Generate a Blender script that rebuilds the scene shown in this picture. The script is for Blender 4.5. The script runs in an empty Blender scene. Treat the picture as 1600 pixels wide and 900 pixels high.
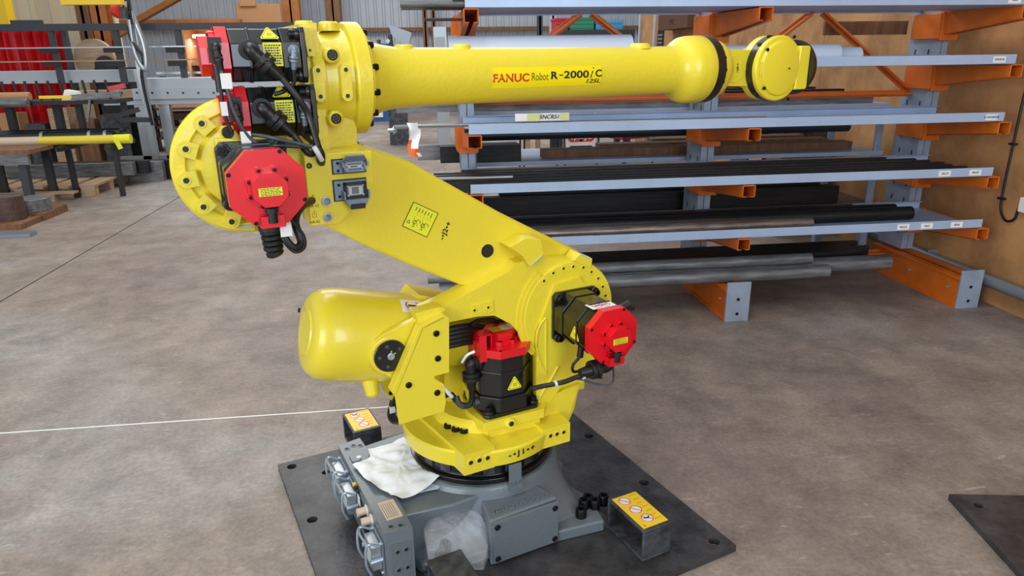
import bpy, bmesh, math, random
from mathutils import Matrix, Vector
random.seed(7)
R = math.radians
C = bpy.context.scene.collection

# ------------------------------------------------------------------ camera, world, lights, exposure
F = 1090.38                                   # focal length in pixels of the 1600 px wide frame
TH, RO, YW, YK = .3236, -.0127, .1168, .3527  # pitch, roll, yaw in the hall; yaw of the robot in the hall
CAM = Vector((-.1269, -2.0150, 1.4339))
fw = Vector((math.sin(YW)*math.cos(TH), math.cos(YW)*math.cos(TH), -math.sin(TH)))
r0 = Vector((math.cos(YW), -math.sin(YW), 0)); u0 = r0.cross(fw)
RT = r0*math.cos(RO)+u0*math.sin(RO); UP = RT.cross(fw)
cd = bpy.data.cameras.new('camera'); cam = bpy.data.objects.new('camera', cd); C.objects.link(cam)
cd.sensor_width = 36; cd.lens = F/1600*36; cd.clip_start = .05; cd.clip_end = 200
cam.matrix_world = Matrix(((RT.x, UP.x, -fw.x, CAM.x), (RT.y, UP.y, -fw.y, CAM.y), (RT.z, UP.z, -fw.z, CAM.z), (0, 0, 0, 1)))
sc = bpy.context.scene; sc.camera = cam
vs = sc.view_settings; vs.view_transform = 'Standard'; vs.look = 'None'; vs.gamma = 1; vs.use_curve_mapping = False
vs.exposure = 0.0
w = bpy.data.worlds.new('daylight'); sc.world = w; w.use_nodes = True
w.node_tree.nodes['Background'].inputs[0].default_value = (.80, .90, 1.0, 1)
w.node_tree.nodes['Background'].inputs[1].default_value = .55
def area(name, loc, target, sx, sy, power, col):
    l = bpy.data.lights.new(name, 'AREA'); l.shape = 'RECTANGLE'; l.size = sx; l.size_y = sy; l.energy = power; l.color = col
    o = bpy.data.objects.new(name, l); C.objects.link(o); o.location = loc
    o.rotation_euler = (Vector(target)-Vector(loc)).to_track_quat('-Z', 'Y').to_euler(); return o
area('roof_skylight', (-1.5, 1.0, 6.5), (-1.5, 1.0, 0), 2.2, 9, 330, (1, .98, .95))
area('roof_skylight', (-1, 11, 6.5), (-1, 11, 0), 8, 5, 650, (1, .97, .93))
area('hall_door_daylight', (-5.5, -6, 2.6), (0, 0.5, 1), 4.5, 4, 390, (.96, .97, 1))
area('hall_door_daylight', (2.5, -6.5, 2.8), (1.5, 1.5, .8), 3.5, 3.5, 330, (.74, .87, 1))

def hit(px, py, ax, v):                       # where the sight line through a pixel meets a plane of the hall
    d = RT*((px-800)/F)-UP*((py-450)/F)+fw; return CAM+d*((v-CAM[ax])/d[ax])
MR = Matrix.Rotation(YK, 3, 'Z'); MRi = MR.inverted(); CAMR = MRi@CAM
def hr(px, py, ax, v):                        # the same in the robot's own axes
    d = MRi@(RT*((px-800)/F)-UP*((py-450)/F)+fw); return CAMR+d*((v-CAMR[ax])/d[ax])

# ------------------------------------------------------------------ materials
def srgb(r, g, b):
    return tuple((c/255/12.92 if c/255 <= .04045 else ((c/255+.055)/1.055)**2.4) for c in (r, g, b))+(1,)
def mat(name, rgb, rough=.5, metal=0, coat=0, bump=0, bscale=40, vary=0, vscale=6, rgb2=None, spec=.5, aniso=None, alpha=None, trans=0):
    m = bpy.data.materials.new(name); m.use_nodes = True; nt = m.node_tree; b = nt.nodes['Principled BSDF']
    b.inputs['Base Color'].default_value = srgb(*rgb); b.inputs['Roughness'].default_value = rough; b.inputs['Metallic'].default_value = metal
    b.inputs['Coat Weight'].default_value = coat; b.inputs['Coat Roughness'].default_value = .08; b.inputs['Specular IOR Level'].default_value = spec
    b.inputs['Transmission Weight'].default_value = trans
    tc = nt.nodes.new('ShaderNodeTexCoord')
    src = tc.outputs['Object']
    if aniso:
        mp = nt.nodes.new('ShaderNodeMapping'); mp.inputs['Scale'].default_value = aniso; nt.links.new(src, mp.inputs['Vector']); src = mp.outputs[0]
    if vary or rgb2:
        n = nt.nodes.new('ShaderNodeTexNoise'); n.inputs['Scale'].default_value = vscale; n.inputs['Detail'].default_value = 8; n.inputs['Roughness'].default_value = .65
        nt.links.new(src, n.inputs['Vector'])
        cr = nt.nodes.new('ShaderNodeValToRGB'); cr.color_ramp.elements[0].position = .35; cr.color_ramp.elements[1].position = .68
        c2 = rgb2 or tuple(max(0, c*(1-vary)) for c in rgb)
        cr.color_ramp.elements[0].color = srgb(*c2); cr.color_ramp.elements[1].color = srgb(*rgb)
        nt.links.new(n.outputs['Fac'], cr.inputs[0]); nt.links.new(cr.outputs[0], b.inputs['Base Color'])
    if bump:
        n = nt.nodes.new('ShaderNodeTexNoise'); n.inputs['Scale'].default_value = bscale; n.inputs['Detail'].default_value = 3
        nt.links.new(src, n.inputs['Vector'])
        bp = nt.nodes.new('ShaderNodeBump'); bp.inputs['Strength'].default_value = bump; bp.inputs['Distance'].default_value = .01
        nt.links.new(n.outputs['Fac'], bp.inputs['Height']); nt.links.new(bp.outputs[0], b.inputs['Normal'])
    return m
YEL = mat('yellow_robot_paint', (224, 204, 48), .33, coat=.25, bump=.05, bscale=90)
CAST = mat('yellow_cast_paint', (224, 204, 48), .36, coat=.2, bump=.10, bscale=75)
RED = mat('red_gloss_plastic', (214, 12, 28), .3, coat=.3)
BLK = mat('black_gloss_paint', (14, 14, 15), .28, coat=.35)
BLKM = mat('black_matt', (20, 20, 21), .5)
RUB = mat('black_cable_rubber', (16, 16, 17), .42)
BOLT = mat('black_oxide_steel', (26, 25, 25), .38, metal=.6)
GREY = mat('grey_base_paint', (98, 107, 112), .38, coat=.15, bump=.10, bscale=90)
PLATE = mat('dark_steel_plate', (76, 75, 76), .42, metal=.25, rgb2=(42, 41, 43), vscale=9, bump=.2, bscale=60)
BRK = mat('scuffed_black_steel', (88, 91, 95), .45, metal=.3, rgb2=(40, 43, 48), vscale=16, bump=.15)
LAB = mat('label_yellow', (228, 226, 40), .4)
LAB2 = mat('sticker_yellow', (236, 196, 30), .4)
WHT = mat('label_white', (225, 225, 220), .5)
INK = mat('black_ink_and_hole_shade', (22, 22, 20), .5)  # print ink, also laid as discs for the shade inside holes
REDINK = mat('red_ink', (206, 48, 24), .5)
STICK = mat('sticker_bright_yellow', (244, 222, 10), .3, coat=.2)
SILV = mat('light_metal', (176, 182, 186), .35, metal=.7)
ZINC = mat('zinc_plated', (150, 156, 165), .35, metal=.75)
BLUEZ = mat('blue_zinc', (170, 188, 200), .35, metal=.6)
CONN = mat('grey_connector_housing', (120, 132, 146), .4, metal=.3)
PIN = mat('connector_insert', (176, 186, 184), .5)
TIE = mat('white_nylon', (215, 220, 225), .45)
PAPER = mat('crinkled_white_paper', (236, 238, 240), .6, bump=.3, bscale=16)
TRAY = mat('galvanised_tray_paint', (168, 188, 216), .42, metal=.2, vary=.06, vscale=5)
COL = mat('galvanised_column', (160, 174, 192), .45, metal=.3, vary=.12, vscale=9)
ORG = mat('orange_rack_paint', (218, 108, 24), .45, vary=.10, vscale=10)
PIPE = mat('grey_mill_scale_pipe', (136, 138, 140), .48, metal=.4, rgb2=(84, 84, 85), vscale=9, aniso=(.5, 4, 4))
PIPEB = mat('brownish_steel_pipe', (150, 136, 126), .38, metal=.5, rgb2=(92, 80, 74), vscale=9, aniso=(.6, 5, 5))
BAR = mat('dark_steel_bar', (44, 43, 44), .45, metal=.4, rgb2=(24, 22, 22), vscale=10, aniso=(.4, 6, 6))
BARS = mat('bright_steel_bar', (150, 148, 146), .3, metal=.8)
RUST = mat('rusty_flat_bar', (92, 66, 58), .6, rgb2=(58, 42, 38), vscale=14, aniso=(.6, 5, 5))
PVC = mat('pale_plastic_pipe', (205, 216, 232), .4)
DTUBE = mat('blue_black_tube', (46, 56, 66), .35, metal=.2)
CORR = mat('corrugated_sheet', (176, 182, 190), .5, metal=.1, vary=.05, vscale=2)
BEIGE = mat('cream_sheet', (206, 190, 160), .6)
TIMB = mat('timber_brown', (134, 92, 58), .6, rgb2=(98, 66, 42), vscale=6, aniso=(4, 4, .6))
ORW = mat('orange_brown_steel', (176, 106, 44), .5, vary=.15)
CARD = mat('cardboard', (176, 130, 88), .7)
CURT = mat('red_vinyl_curtain', (190, 22, 30), .25, coat=.3)
DFRM = mat('dark_frame_paint', (50, 54, 60), .5)
LGREY = mat('light_grey_machine_paint', (176, 184, 192), .45)
WARMG = mat('pale_timber', (186, 160, 132), .6, rgb2=(150, 124, 96), vscale=8, aniso=(.5, 5, 5))
YTUBE = mat('yellow_wrapped_tube', (224, 200, 60), .45)
CREAM = mat('cream_wrap', (206, 182, 156), .5)
BAG = mat('black_plastic_wrap', (24, 26, 30), .3, coat=.3, bump=.5, bscale=12, aniso=(.3, 3, 3))
CBLUE = mat('cobalt_blue_paint', (40, 84, 140), .4)
GREEN = mat('green_crate_plastic', (40, 140, 110), .5)
CREDC = mat('red_crate_plastic', (190, 40, 48), .5)
CSKY = mat('sky_blue_crate', (60, 160, 210), .5)
CHRED = mat('dark_red_seat', (150, 30, 40), .6)
GALV = mat('galvanised_conduit', (116, 124, 130), .45, metal=.3)

def film(name):
    m = bpy.data.materials.new(name); m.use_nodes = True; nt = m.node_tree; b = nt.nodes['Principled BSDF']
    b.inputs['Base Color'].default_value = (.95, .97, 1, 1); b.inputs['Roughness'].default_value = .08; b.inputs['Alpha'].default_value = .12; b.inputs['Coat Weight'].default_value = 1
    n = nt.nodes.new('ShaderNodeTexNoise'); n.inputs['Scale'].default_value = 18; n.inputs['Detail'].default_value = 4; n.inputs['Distortion'].default_value = 1.5
    tc = nt.nodes.new('ShaderNodeTexCoord'); nt.links.new(tc.outputs['Object'], n.inputs['Vector'])
    bp = nt.nodes.new('ShaderNodeBump'); bp.inputs['Strength'].default_value = .9; bp.inputs['Distance'].default_value = .02
    nt.links.new(n.outputs['Fac'], bp.inputs['Height']); nt.links.new(bp.outputs[0], b.inputs['Normal'])
    return m
FILM = film('clear_plastic_film')

def floor_mat():
    m = bpy.data.materials.new('worn_concrete'); m.use_nodes = True; nt = m.node_tree; b = nt.nodes['Principled BSDF']; L = nt.links
    tc = nt.nodes.new('ShaderNodeTexCoord')
    def noise(s, d, ro, dist=0, vec=None):
        n = nt.nodes.new('ShaderNodeTexNoise'); n.inputs['Scale'].default_value = s; n.inputs['Detail'].default_value = d
        n.inputs['Roughness'].default_value = ro; n.inputs['Distortion'].default_value = dist; L.new(vec or tc.outputs['Object'], n.inputs['Vector']); return n
    def ramp(src, stops):
        c = nt.nodes.new('ShaderNodeValToRGB'); e = c.color_ramp.elements
        while len(e) < len(stops): e.new(.5)
        for i, (p, col) in enumerate(stops): e[i].position = p; e[i].color = col
        L.new(src, c.inputs[0]); return c
    def mix(kind, fac, a, bb):
        x = nt.nodes.new('ShaderNodeMix'); x.data_type = 'RGBA'; x.blend_type = kind
        if isinstance(fac, float): x.inputs[0].default_value = fac
        else: L.new(fac, x.inputs[0])
        L.new(a, x.inputs[6]); L.new(bb, x.inputs[7]) if not isinstance(bb, tuple) else setattr(x.inputs[7], 'default_value', bb); return x.outputs[2]
    big = ramp(noise(.55, 5, .6, .6).outputs['Fac'], [(.36, srgb(128, 113, 105)), (.50, srgb(144, 130, 118)), (.62, srgb(152, 145, 138))])
    mid = ramp(noise(4.2, 11, .72, .25).outputs['Fac'], [(.32, (.46, .45, .45, 1)), (.50, (.84, .84, .84, 1)), (.68, (1.22, 1.22, 1.22, 1))])
    c = mix('MULTIPLY', .75, big.outputs[0], mid.outputs[0])
    fine = ramp(noise(60, 6, .7).outputs['Fac'], [(.35, (.72, .72, .72, 1)), (.62, (1.08, 1.08, 1.08, 1))])
    c = mix('MULTIPLY', .85, c, fine.outputs[0])
    # pale scratches and dust flakes
    mp = nt.nodes.new('ShaderNodeMapping'); mp.inputs['Rotation'].default_value = (0, 0, .5); mp.inputs['Scale'].default_value = (2.2, 9, 1); L.new(tc.outputs['Object'], mp.inputs[0])
    sc_ = ramp(noise(3.2, 10, .80, .5, mp.outputs[0]).outputs['Fac'], [(.58, (0, 0, 0, 1)), (.71, (.6, .6, .6, 1))])
    c = mix('MIX', sc_.outputs[0], c, srgb(196, 190, 184))
    # dark stains
    st = ramp(noise(1.7, 7, .7, 1).outputs['Fac'], [(.28, (.5, .5, .5, 1)), (.40, (0, 0, 0, 1))])
    c = mix('MIX', st.outputs[0], c, srgb(84, 76, 72))
    L.new(c, b.inputs['Base Color'])
    rr = ramp(noise(3, 6, .6).outputs['Fac'], [(.3, (.42, .42, .42, 1)), (.7, (.68, .68, .68, 1))]); L.new(rr.outputs[0], b.inputs['Roughness'])
    bp = nt.nodes.new('ShaderNodeBump'); bp.inputs['Strength'].default_value = .25; bp.inputs['Distance'].default_value = .01
    L.new(noise(26, 8, .7).outputs['Fac'], bp.inputs['Height']); L.new(bp.outputs[0], b.inputs['Normal'])
    return m
FLOOR = floor_mat()
def board_mat():
    m = bpy.data.materials.new('fibreboard_panels'); m.use_nodes = True; nt = m.node_tree; b = nt.nodes['Principled BSDF']; L = nt.links
    tc = nt.nodes.new('ShaderNodeTexCoord')
    n = nt.nodes.new('ShaderNodeTexNoise'); n.inputs['Scale'].default_value = 2.6; n.inputs['Detail'].default_value = 8; n.inputs['Roughness'].default_value = .65
    L.new(tc.outputs['Object'], n.inputs['Vector'])
    c = nt.nodes.new('ShaderNodeValToRGB'); e = c.color_ramp.elements; e[0].position = .34; e[1].position = .62
    e[0].color = srgb(140, 100, 62); e[1].color = srgb(188, 140, 90); L.new(n.outputs['Fac'], c.inputs[0])
    sp = nt.nodes.new('ShaderNodeSeparateXYZ'); L.new(tc.outputs['Object'], sp.inputs[0])
    md = nt.nodes.new('ShaderNodeMath'); md.operation = 'PINGPONG'; md.inputs[1].default_value = .61; L.new(sp.outputs[1], md.inputs[0])
    lt = nt.nodes.new('ShaderNodeMath'); lt.operation = 'LESS_THAN'; lt.inputs[1].default_value = .003; L.new(md.outputs[0], lt.inputs[0])
    x = nt.nodes.new('ShaderNodeMix'); x.data_type = 'RGBA'; L.new(lt.outputs[0], x.inputs[0]); L.new(c.outputs[0], x.inputs[6]); x.inputs[7].default_value = srgb(88, 64, 44)
    L.new(x.outputs[2], b.inputs['Base Color']); b.inputs['Roughness'].default_value = .65
    return m
BOARD = board_mat()

# ------------------------------------------------------------------ mesh builder
ORG_ = {}
class MB:
    def __init__(s): s.bm = bmesh.new(); s.mats = []; s.T = Matrix.Identity(4)
    def mi(s, m):
        if m not in s.mats: s.mats.append(m)
        return s.mats.index(m)
    def add(s, verts, faces, m, smooth=False):
        vs_ = [s.bm.verts.new(s.T@Vector(v)) for v in verts]; k = s.mi(m)
        for f in faces:
            try: fc = s.bm.faces.new([vs_[i] for i in f]); fc.material_index = k; fc.smooth = smooth
            except ValueError: pass
        return s
    def box(s, x0, x1, y0, y1, z0, z1, m):
        if x0 > x1: x0, x1 = x1, x0
        if y0 > y1: y0, y1 = y1, y0
        if z0 > z1: z0, z1 = z1, z0
        v = [(x0, y0, z0), (x1, y0, z0), (x1, y1, z0), (x0, y1, z0), (x0, y0, z1), (x1, y0, z1), (x1, y1, z1), (x0, y1, z1)]
        return s.add(v, [(0, 3, 2, 1), (4, 5, 6, 7), (0, 1, 5, 4), (1, 2, 6, 5), (2, 3, 7, 6), (3, 0, 4, 7)], m)
    def bar(s, p, q, w, h, m, up=(0, 0, 1)):
        p, q = Vector(p), Vector(q); d = (q-p).normalized(); a = d.cross(Vector(up)).normalized(); b = a.cross(d)
        v = [e+a*(w/2*i)+b*(h/2*j) for e in (p, q) for i, j in ((-1, -1), (1, -1), (1, 1), (-1, 1))]
        return s.add(v, [(0, 1, 2, 3), (7, 6, 5, 4), (0, 4, 5, 1), (1, 5, 6, 2), (2, 6, 7, 3), (3, 7, 4, 0)], m)
    def lathe(s, prof, o, ax, m, n=48, caps=True):     # prof: (distance along axis, radius)
        o, d = Vector(o), Vector(ax).normalized(); a = d.orthogonal().normalized(); b = d.cross(a)
        v = []; f = []
        for t, r in prof:
            for i in range(n):
                g = 2*math.pi*i/n; v.append(o+d*t+(a*math.cos(g)+b*math.sin(g))*max(r, 1e-5))
        for j in range(len(prof)-1):
            for i in range(n): k = (i+1) % n; f.append((j*n+i, j*n+k, (j+1)*n+k, (j+1)*n+i))
        if caps: f.append(tuple(range(n))[::-1]); f.append(tuple((len(prof)-1)*n+i for i in range(n)))
        return s.add(v, f, m, True)
    def cyl(s, p, q, r, m, r1=None, n=32, c=0):
        p, q = Vector(p), Vector(q); L = (q-p).length; r1 = r if r1 is None else r1
        pr = [(0, r), (L, r1)] if not c else [(0, r-c), (c, r), (L-c, r1), (L, r1-c)]
        return s.lathe(pr, p, q-p, m, n)
    def ring(s, p, q, ro, ri, m, n=48):
        p, q = Vector(p), Vector(q); L = (q-p).length
        return s.lathe([(0, ri), (0, ro), (L, ro), (L, ri), (0, ri)], p, q-p, m, n, False)
    def prism(s, poly, axis, a, b, m):                 # poly in the two other axes, in xyz order
        def P(u, w_, t): return {'X': (t, u, w_), 'Y': (u, t, w_), 'Z': (u, w_, t)}[axis]
        n = len(poly); v = [P(u, w_, a) for u, w_ in poly]+[P(u, w_, b) for u, w_ in poly]
        return s.add(v, [tuple(range(n)), tuple(range(2*n-1, n-1, -1))]+[(i, i+n, (i+1) % n+n, (i+1) % n) for i in range(n)], m)
    def py(s, pts, Y, Y2, m):                          # outline seen in the robot's plane Y, given real depth to Y2
        return s.prism([(hr(x, y, 1, Y).x, hr(x, y, 1, Y).z) for x, y in pts], 'Y', Y, Y2, m)
    def tube(s, pts, r, m, n=10, sub=6):
        P = [Vector(p) for p in pts]
        if len(P) > 2:
            Q = [P[0]*2-P[1]]+P+[P[-1]*2-P[-2]]; S = []
            for i in range(1, len(Q)-2):
                for k in range(sub):
                    t = k/sub; a, b, c, d = Q[i-1], Q[i], Q[i+1], Q[i+2]
                    S.append(.5*((2*b)+(c-a)*t+(2*a-5*b+4*c-d)*t*t+(3*b-a-3*c+d)*t**3))
            S.append(P[-1])
        else: S = P
        v = []; f = []; up = None
        for i, p in enumerate(S):
            d = (S[min(i+1, len(S)-1)]-S[max(i-1, 0)]).normalized()
            up = d.orthogonal().normalized() if up is None else (up-d*up.dot(d)).normalized()
            b = d.cross(up)
            for k in range(n): g = 2*math.pi*k/n; v.append(p+(up*math.cos(g)+b*math.sin(g))*r)
        for i in range(len(S)-1):
            for k in range(n): q = (k+1) % n; f.append((i*n+k, i*n+q, (i+1)*n+q, (i+1)*n+k))
        f.append(tuple(range(n))[::-1]); f.append(tuple((len(S)-1)*n+k for k in range(n)))
        return s.add(v, f, m, True)
    def bolt(s, p, ax, r, h, m=None):                  # socket head cap screw
        p, ax = Vector(p), Vector(ax).normalized(); m = m or BOLT
        return s.lathe([(0, r), (h*.85, r), (h, r*.85), (h, r*.5), (h*.4, r*.45)], p, ax, m, 16)
    def hole(s, p, ax, r, m=None):                     # rim of a tapped hole, its inner shade painted as a dark disc
        p, ax = Vector(p), Vector(ax).normalized()
        s.lathe([(-.001, r*1.5), (.0012, r*1.45), (.0012, r), (-.0005, r)], p, ax, m or YEL, 20)
        return s.lathe([(0, r*.8), (.0008, r*.78)], p, ax, INK, 16)
    def text(s, body, size, M, m, sx=1, bold=0, font_shear=0, depth=.0004, warp=None, spacing=1, fit=None):
        cu = bpy.data.curves.new('t', 'FONT'); cu.body = body; cu.size = size; cu.offset = bold; cu.shear = font_shear
        cu.align_x = 'CENTER'; cu.align_y = 'CENTER'; cu.space_character = spacing; cu.resolution_u = 3
        o = bpy.data.objects.new('t', cu); C.objects.link(o); bpy.context.view_layer.update()
        me = bpy.data.meshes.new_from_object(o.evaluated_get(bpy.context.evaluated_depsgraph_get()))
        v = [(p.co.x*sx, p.co.y, depth) for p in me.vertices]
        if fit:
            xs = [p[0] for p in v]; ys = [p[1] for p in v]; cx, cy = (min(xs)+max(xs))/2, (min(ys)+max(ys))/2
            v = [((p[0]-cx)*fit[0]/(max(xs)-min(xs)), (p[1]-cy)*fit[1]/(max(ys)-min(ys)), p[2]) for p in v]
        v = [warp(*p) if warp else M@Vector(p) for p in v]
        s.add(v, [tuple(p.vertices) for p in me.polygons], m)
        bpy.data.objects.remove(o); bpy.data.curves.remove(cu); bpy.data.meshes.remove(me); return s
    def build(s, name, parent=None, bevel=0, seg=2, ang=32, org=None):
        bm = s.bm
        bmesh.ops.recalc_face_normals(bm, faces=bm.faces)
        off = Vector((0, 0, 0))
        if parent is None and org is None:
            co = [v.co for v in bm.verts]; off = Vector(((min(c.x for c in co)+max(c.x for c in co))/2, (min(c.y for c in co)+max(c.y for c in co))/2, min(c.z for c in co)))
        elif org is not None: off = Vector(org)
        elif parent.name in ORG_: off = ORG_[parent.name]
        if off.length: bmesh.ops.translate(bm, verts=bm.verts, vec=-off)
        me = bpy.data.meshes.new(name); bm.to_mesh(me); bm.free()
        for m in s.mats: me.materials.append(m)
        me.polygons.foreach_set('use_smooth', [True]*len(me.polygons)); me.set_sharp_from_angle(angle=R(ang))
        o = bpy.data.objects.new(name, me); C.objects.link(o)
        if parent: o.parent = parent
        else: o.location = off
        if parent is not None and parent.type == 'MESH': ORG_[o.name] = Vector((0, 0, 0))
        if parent is None or parent.type == 'EMPTY': ORG_[o.name] = off
        if bevel:
            b = o.modifiers.new('bevel', 'BEVEL'); b.width = bevel; b.segments = seg; b.limit_method = 'ANGLE'; b.angle_limit = R(38); b.harden_normals = True
        return o
def tag(o, label=None, cat=None, group=None, kind=None):
    if label: o['label'] = label
    if cat: o['category'] = cat
    if group: o['group'] = group
    if kind: o['kind'] = kind
    return o
def thing(name, label, cat, loc=(0, 0, 0), rz=0, group=None):
    o = bpy.data.objects.new(name, None); C.objects.link(o); o.empty_display_size = .1; o.location = loc; o.rotation_euler = (0, 0, rz)
    ORG_[o.name] = Vector(loc) if not rz else Vector((0, 0, 0))
    return tag(o, label, cat, group)
def struct(o): o['kind'] = 'structure'; return o
def plate_matrix(o, n, up):                            # label frame: z along n, y along up
    n = Vector(n).normalized(); up = Vector(up); up = (up-n*up.dot(n)).normalized(); x = up.cross(n)
    return Matrix(((x.x, up.x, n.x, o[0]), (x.y, up.y, n.y, o[1]), (x.z, up.z, n.z, o[2]), (0, 0, 0, 1)))

# ------------------------------------------------------------------ the hall
m = MB(); m.box(-14, 9, -7, 18.2, -.12, 0, FLOOR); struct(m.build('floor', org=(0, 0, 0)))
m = MB(); m.box(3.125, 3.23, -7, 8.9, 0, 5.2, BOARD); struct(m.build('wall_right', org=(3.125, 0, 0)))
def corrugated(x0, x1, Y, z0, z1, pitch, mt):
    m = MB(); x = x0; v = []; d = .035
    while x < x1:
        v += [(x, Y), (x+pitch*.62, Y), (x+pitch*.70, Y-d), (x+pitch*.92, Y-d)]; x += pitch
    v.append((x, Y)); n = len(v); vv = [(a, b, z0) for a, b in v]+[(a, b, z1) for a, b in v]
    m.add(vv, [(i, i+1, n+i+1, n+i) for i in range(n-1)], mt); m.box(x0, x, Y+.01, Y+.06, z0, z1, mt); return m
struct(corrugated(-10.5, 8, 18, 0, 8, .21, CORR).build('wall_back', org=(0, 18, 0), ang=10))
struct(corrugated(-12, -5.35, 11, 0, 6, .30, BEIGE).build('wall_left', org=(-8, 11, 0), ang=10))
# saw cut and filled joint in the slab
m = MB(); m.box(-2.838, -2.828, -6, 17.5, .0002, .0012, INK); struct(m.build('trim_1'))
m = MB(); m.box(-8, -.30, .712, .719, .0002, .0012, WHT); struct(m.build('trim_2'))

def single(m, name, label, cat, group=None, **k): return tag(m.build(name, **k), label, cat, group)
# far wall steelwork
m = MB(); m.box(-3.2, 7.5, 17.80, 17.93, 2.03, 2.13, TIMB); struct(m.build('trim_3'))
m = MB(); m.box(-8.0, -3.9, 17.7, 17.85, 2.20, 2.36, ORW); struct(m.build('trim_4'))
def post(px0, px1, Y, mt, d, name, label, cat, group=None, z0=0, z1=5):
    a, b = hit(px0, 10, 1, Y).x, hit(px1, 10, 1, Y).x
    m = MB(); m.box(a, b, Y, Y+.02, z0, z1, mt); m.box(a, b, Y+d-.02, Y+d, z0, z1, mt); m.box((a+b)/2-.02, (a+b)/2+.02, Y, Y+d, z0, z1, mt)
    return single(m, name, label, cat, group)
post(440, 467, 16.6, ORW, .3, 'steel_column', 'orange-brown steel column right of the hanging cardboard sheet', 'column')
post(508, 531, 17.0, TIMB, .3, 'steel_column', 'brown steel column behind the top of the robot shoulder', 'column')
post(116, 136, 10.6, TIMB, .2, 'timber_post', 'narrow brown post at right edge of the cream wall', 'post')
post(139, 163, 10.2, ORW, .25, 'steel_column', 'orange-brown steel column right of the red curtains', 'column')
post(659, 667, 17.2, TIMB, .1, 'timber_batten', 'left one of two thin upright brown battens by far wall', 'batten')
post(673, 680, 17.2, TIMB, .1, 'timber_batten', 'right one of two thin upright brown battens by far wall', 'batten')
post(840, 848, 14.0, DFRM, .12, 'steel_post', 'dark grey post in front of corrugated wall above white pipes', 'post')
post(860, 869, 12.5, CORR, .12, 'steel_post', 'pale grey post left of the red crate', 'post')
p, q = hit(208, 36, 1, 16.5), hit(272, 0, 1, 16.5)
m = MB(); d = (q-p); m.bar(p, q+d*.6, .12, .26, ORW, up=(0, 1, 0)); single(m, 'diagonal_brace', 'orange-brown diagonal brace high on the far wall', 'brace')
p, q = hit(163, 66, 1, 10.4), hit(200, 44, 1, 10.4)
m = MB(); m.bar(p, q, .1, .16, ORW, up=(0, 1, 0)); single(m, 'knee_brace', 'short orange-brown knee brace beside the steel column behind the red lamp', 'brace')
a, b = hit(275, 30, 1, 15), hit(368, 38, 1, 15)
m = MB(); m.box(a.x, b.x+.1, 15, 15.25, b.z, a.z, ORW); struct(m.build('crossbeam'))  # orange-brown crossbeam standing clear of the far wall, kept as structure
a, b = hit(368, 6, 1, 15.6), hit(441, 42, 1, 15.6)
m = MB(); m.box(a.x, b.x, 15.6, 15.68, b.z-.3, a.z, CARD); m.box(a.x+.1, a.x+.45, 15.55, 15.6, a.z-.05, a.z+.35, CARD); single(m, 'brown_board', 'large plain brown board hung on the far wall', 'board')
# lit booth with its tube light
t = thing('work_booth', 'lit brown workshop booth with a fluorescent tube, far behind machine frame', 'booth', (-4.9, 14.2, 0))
a, b = hit(282, 46, 1, 14), hit(352, 140, 1, 14); x0, x1 = a.x, b.x+.3; zt = a.z
m = MB(); m.box(x0, x1, 14.9, 14.95, 0, zt, CARD); m.box(x0, x0+.05, 14, 14.95, 0, zt, CARD); m.box(x1, x1+.05, 14, 14.95, 0, zt, CARD); m.box(x0, x1, 14, 14.95, zt, zt+.05, CARD); m.build('cabinet_shell', t)
m = MB(); m.box(x0, x1, 14.2, 14.9, 1.28, 1.34, WARMG); m.box(x0+.2, x0+.5, 14.3, 14.7, 1.34, 1.55, CREAM); m.box(x0+.7, x0+1.0, 14.3, 14.7, 1.34, 1.48, CARD); m.build('bench_shelf', t)
em = bpy.data.materials.new('lamp_glow'); em.use_nodes = True; e_ = em.node_tree.nodes['Principled BSDF']; e_.inputs['Emission Color'].default_value = (1, .93, .85, 1); e_.inputs['Emission Strength'].default_value = 6
m = MB(); m.cyl((x0+.15, 14.25, zt-.13), (x1-.1, 14.25, zt-.13), .035, em, n=12); m.build('fluorescent_tube', t)
l = bpy.data.lights.new('booth_light', 'AREA'); l.shape = 'RECTANGLE'; l.size = 1.0; l.size_y = .1; l.energy = 14; l.color = (1, .9, .78)
o = bpy.data.objects.new('booth_light', l); C.objects.link(o); o.location = ((x0+x1)/2, 14.35, zt-.18)

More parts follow.
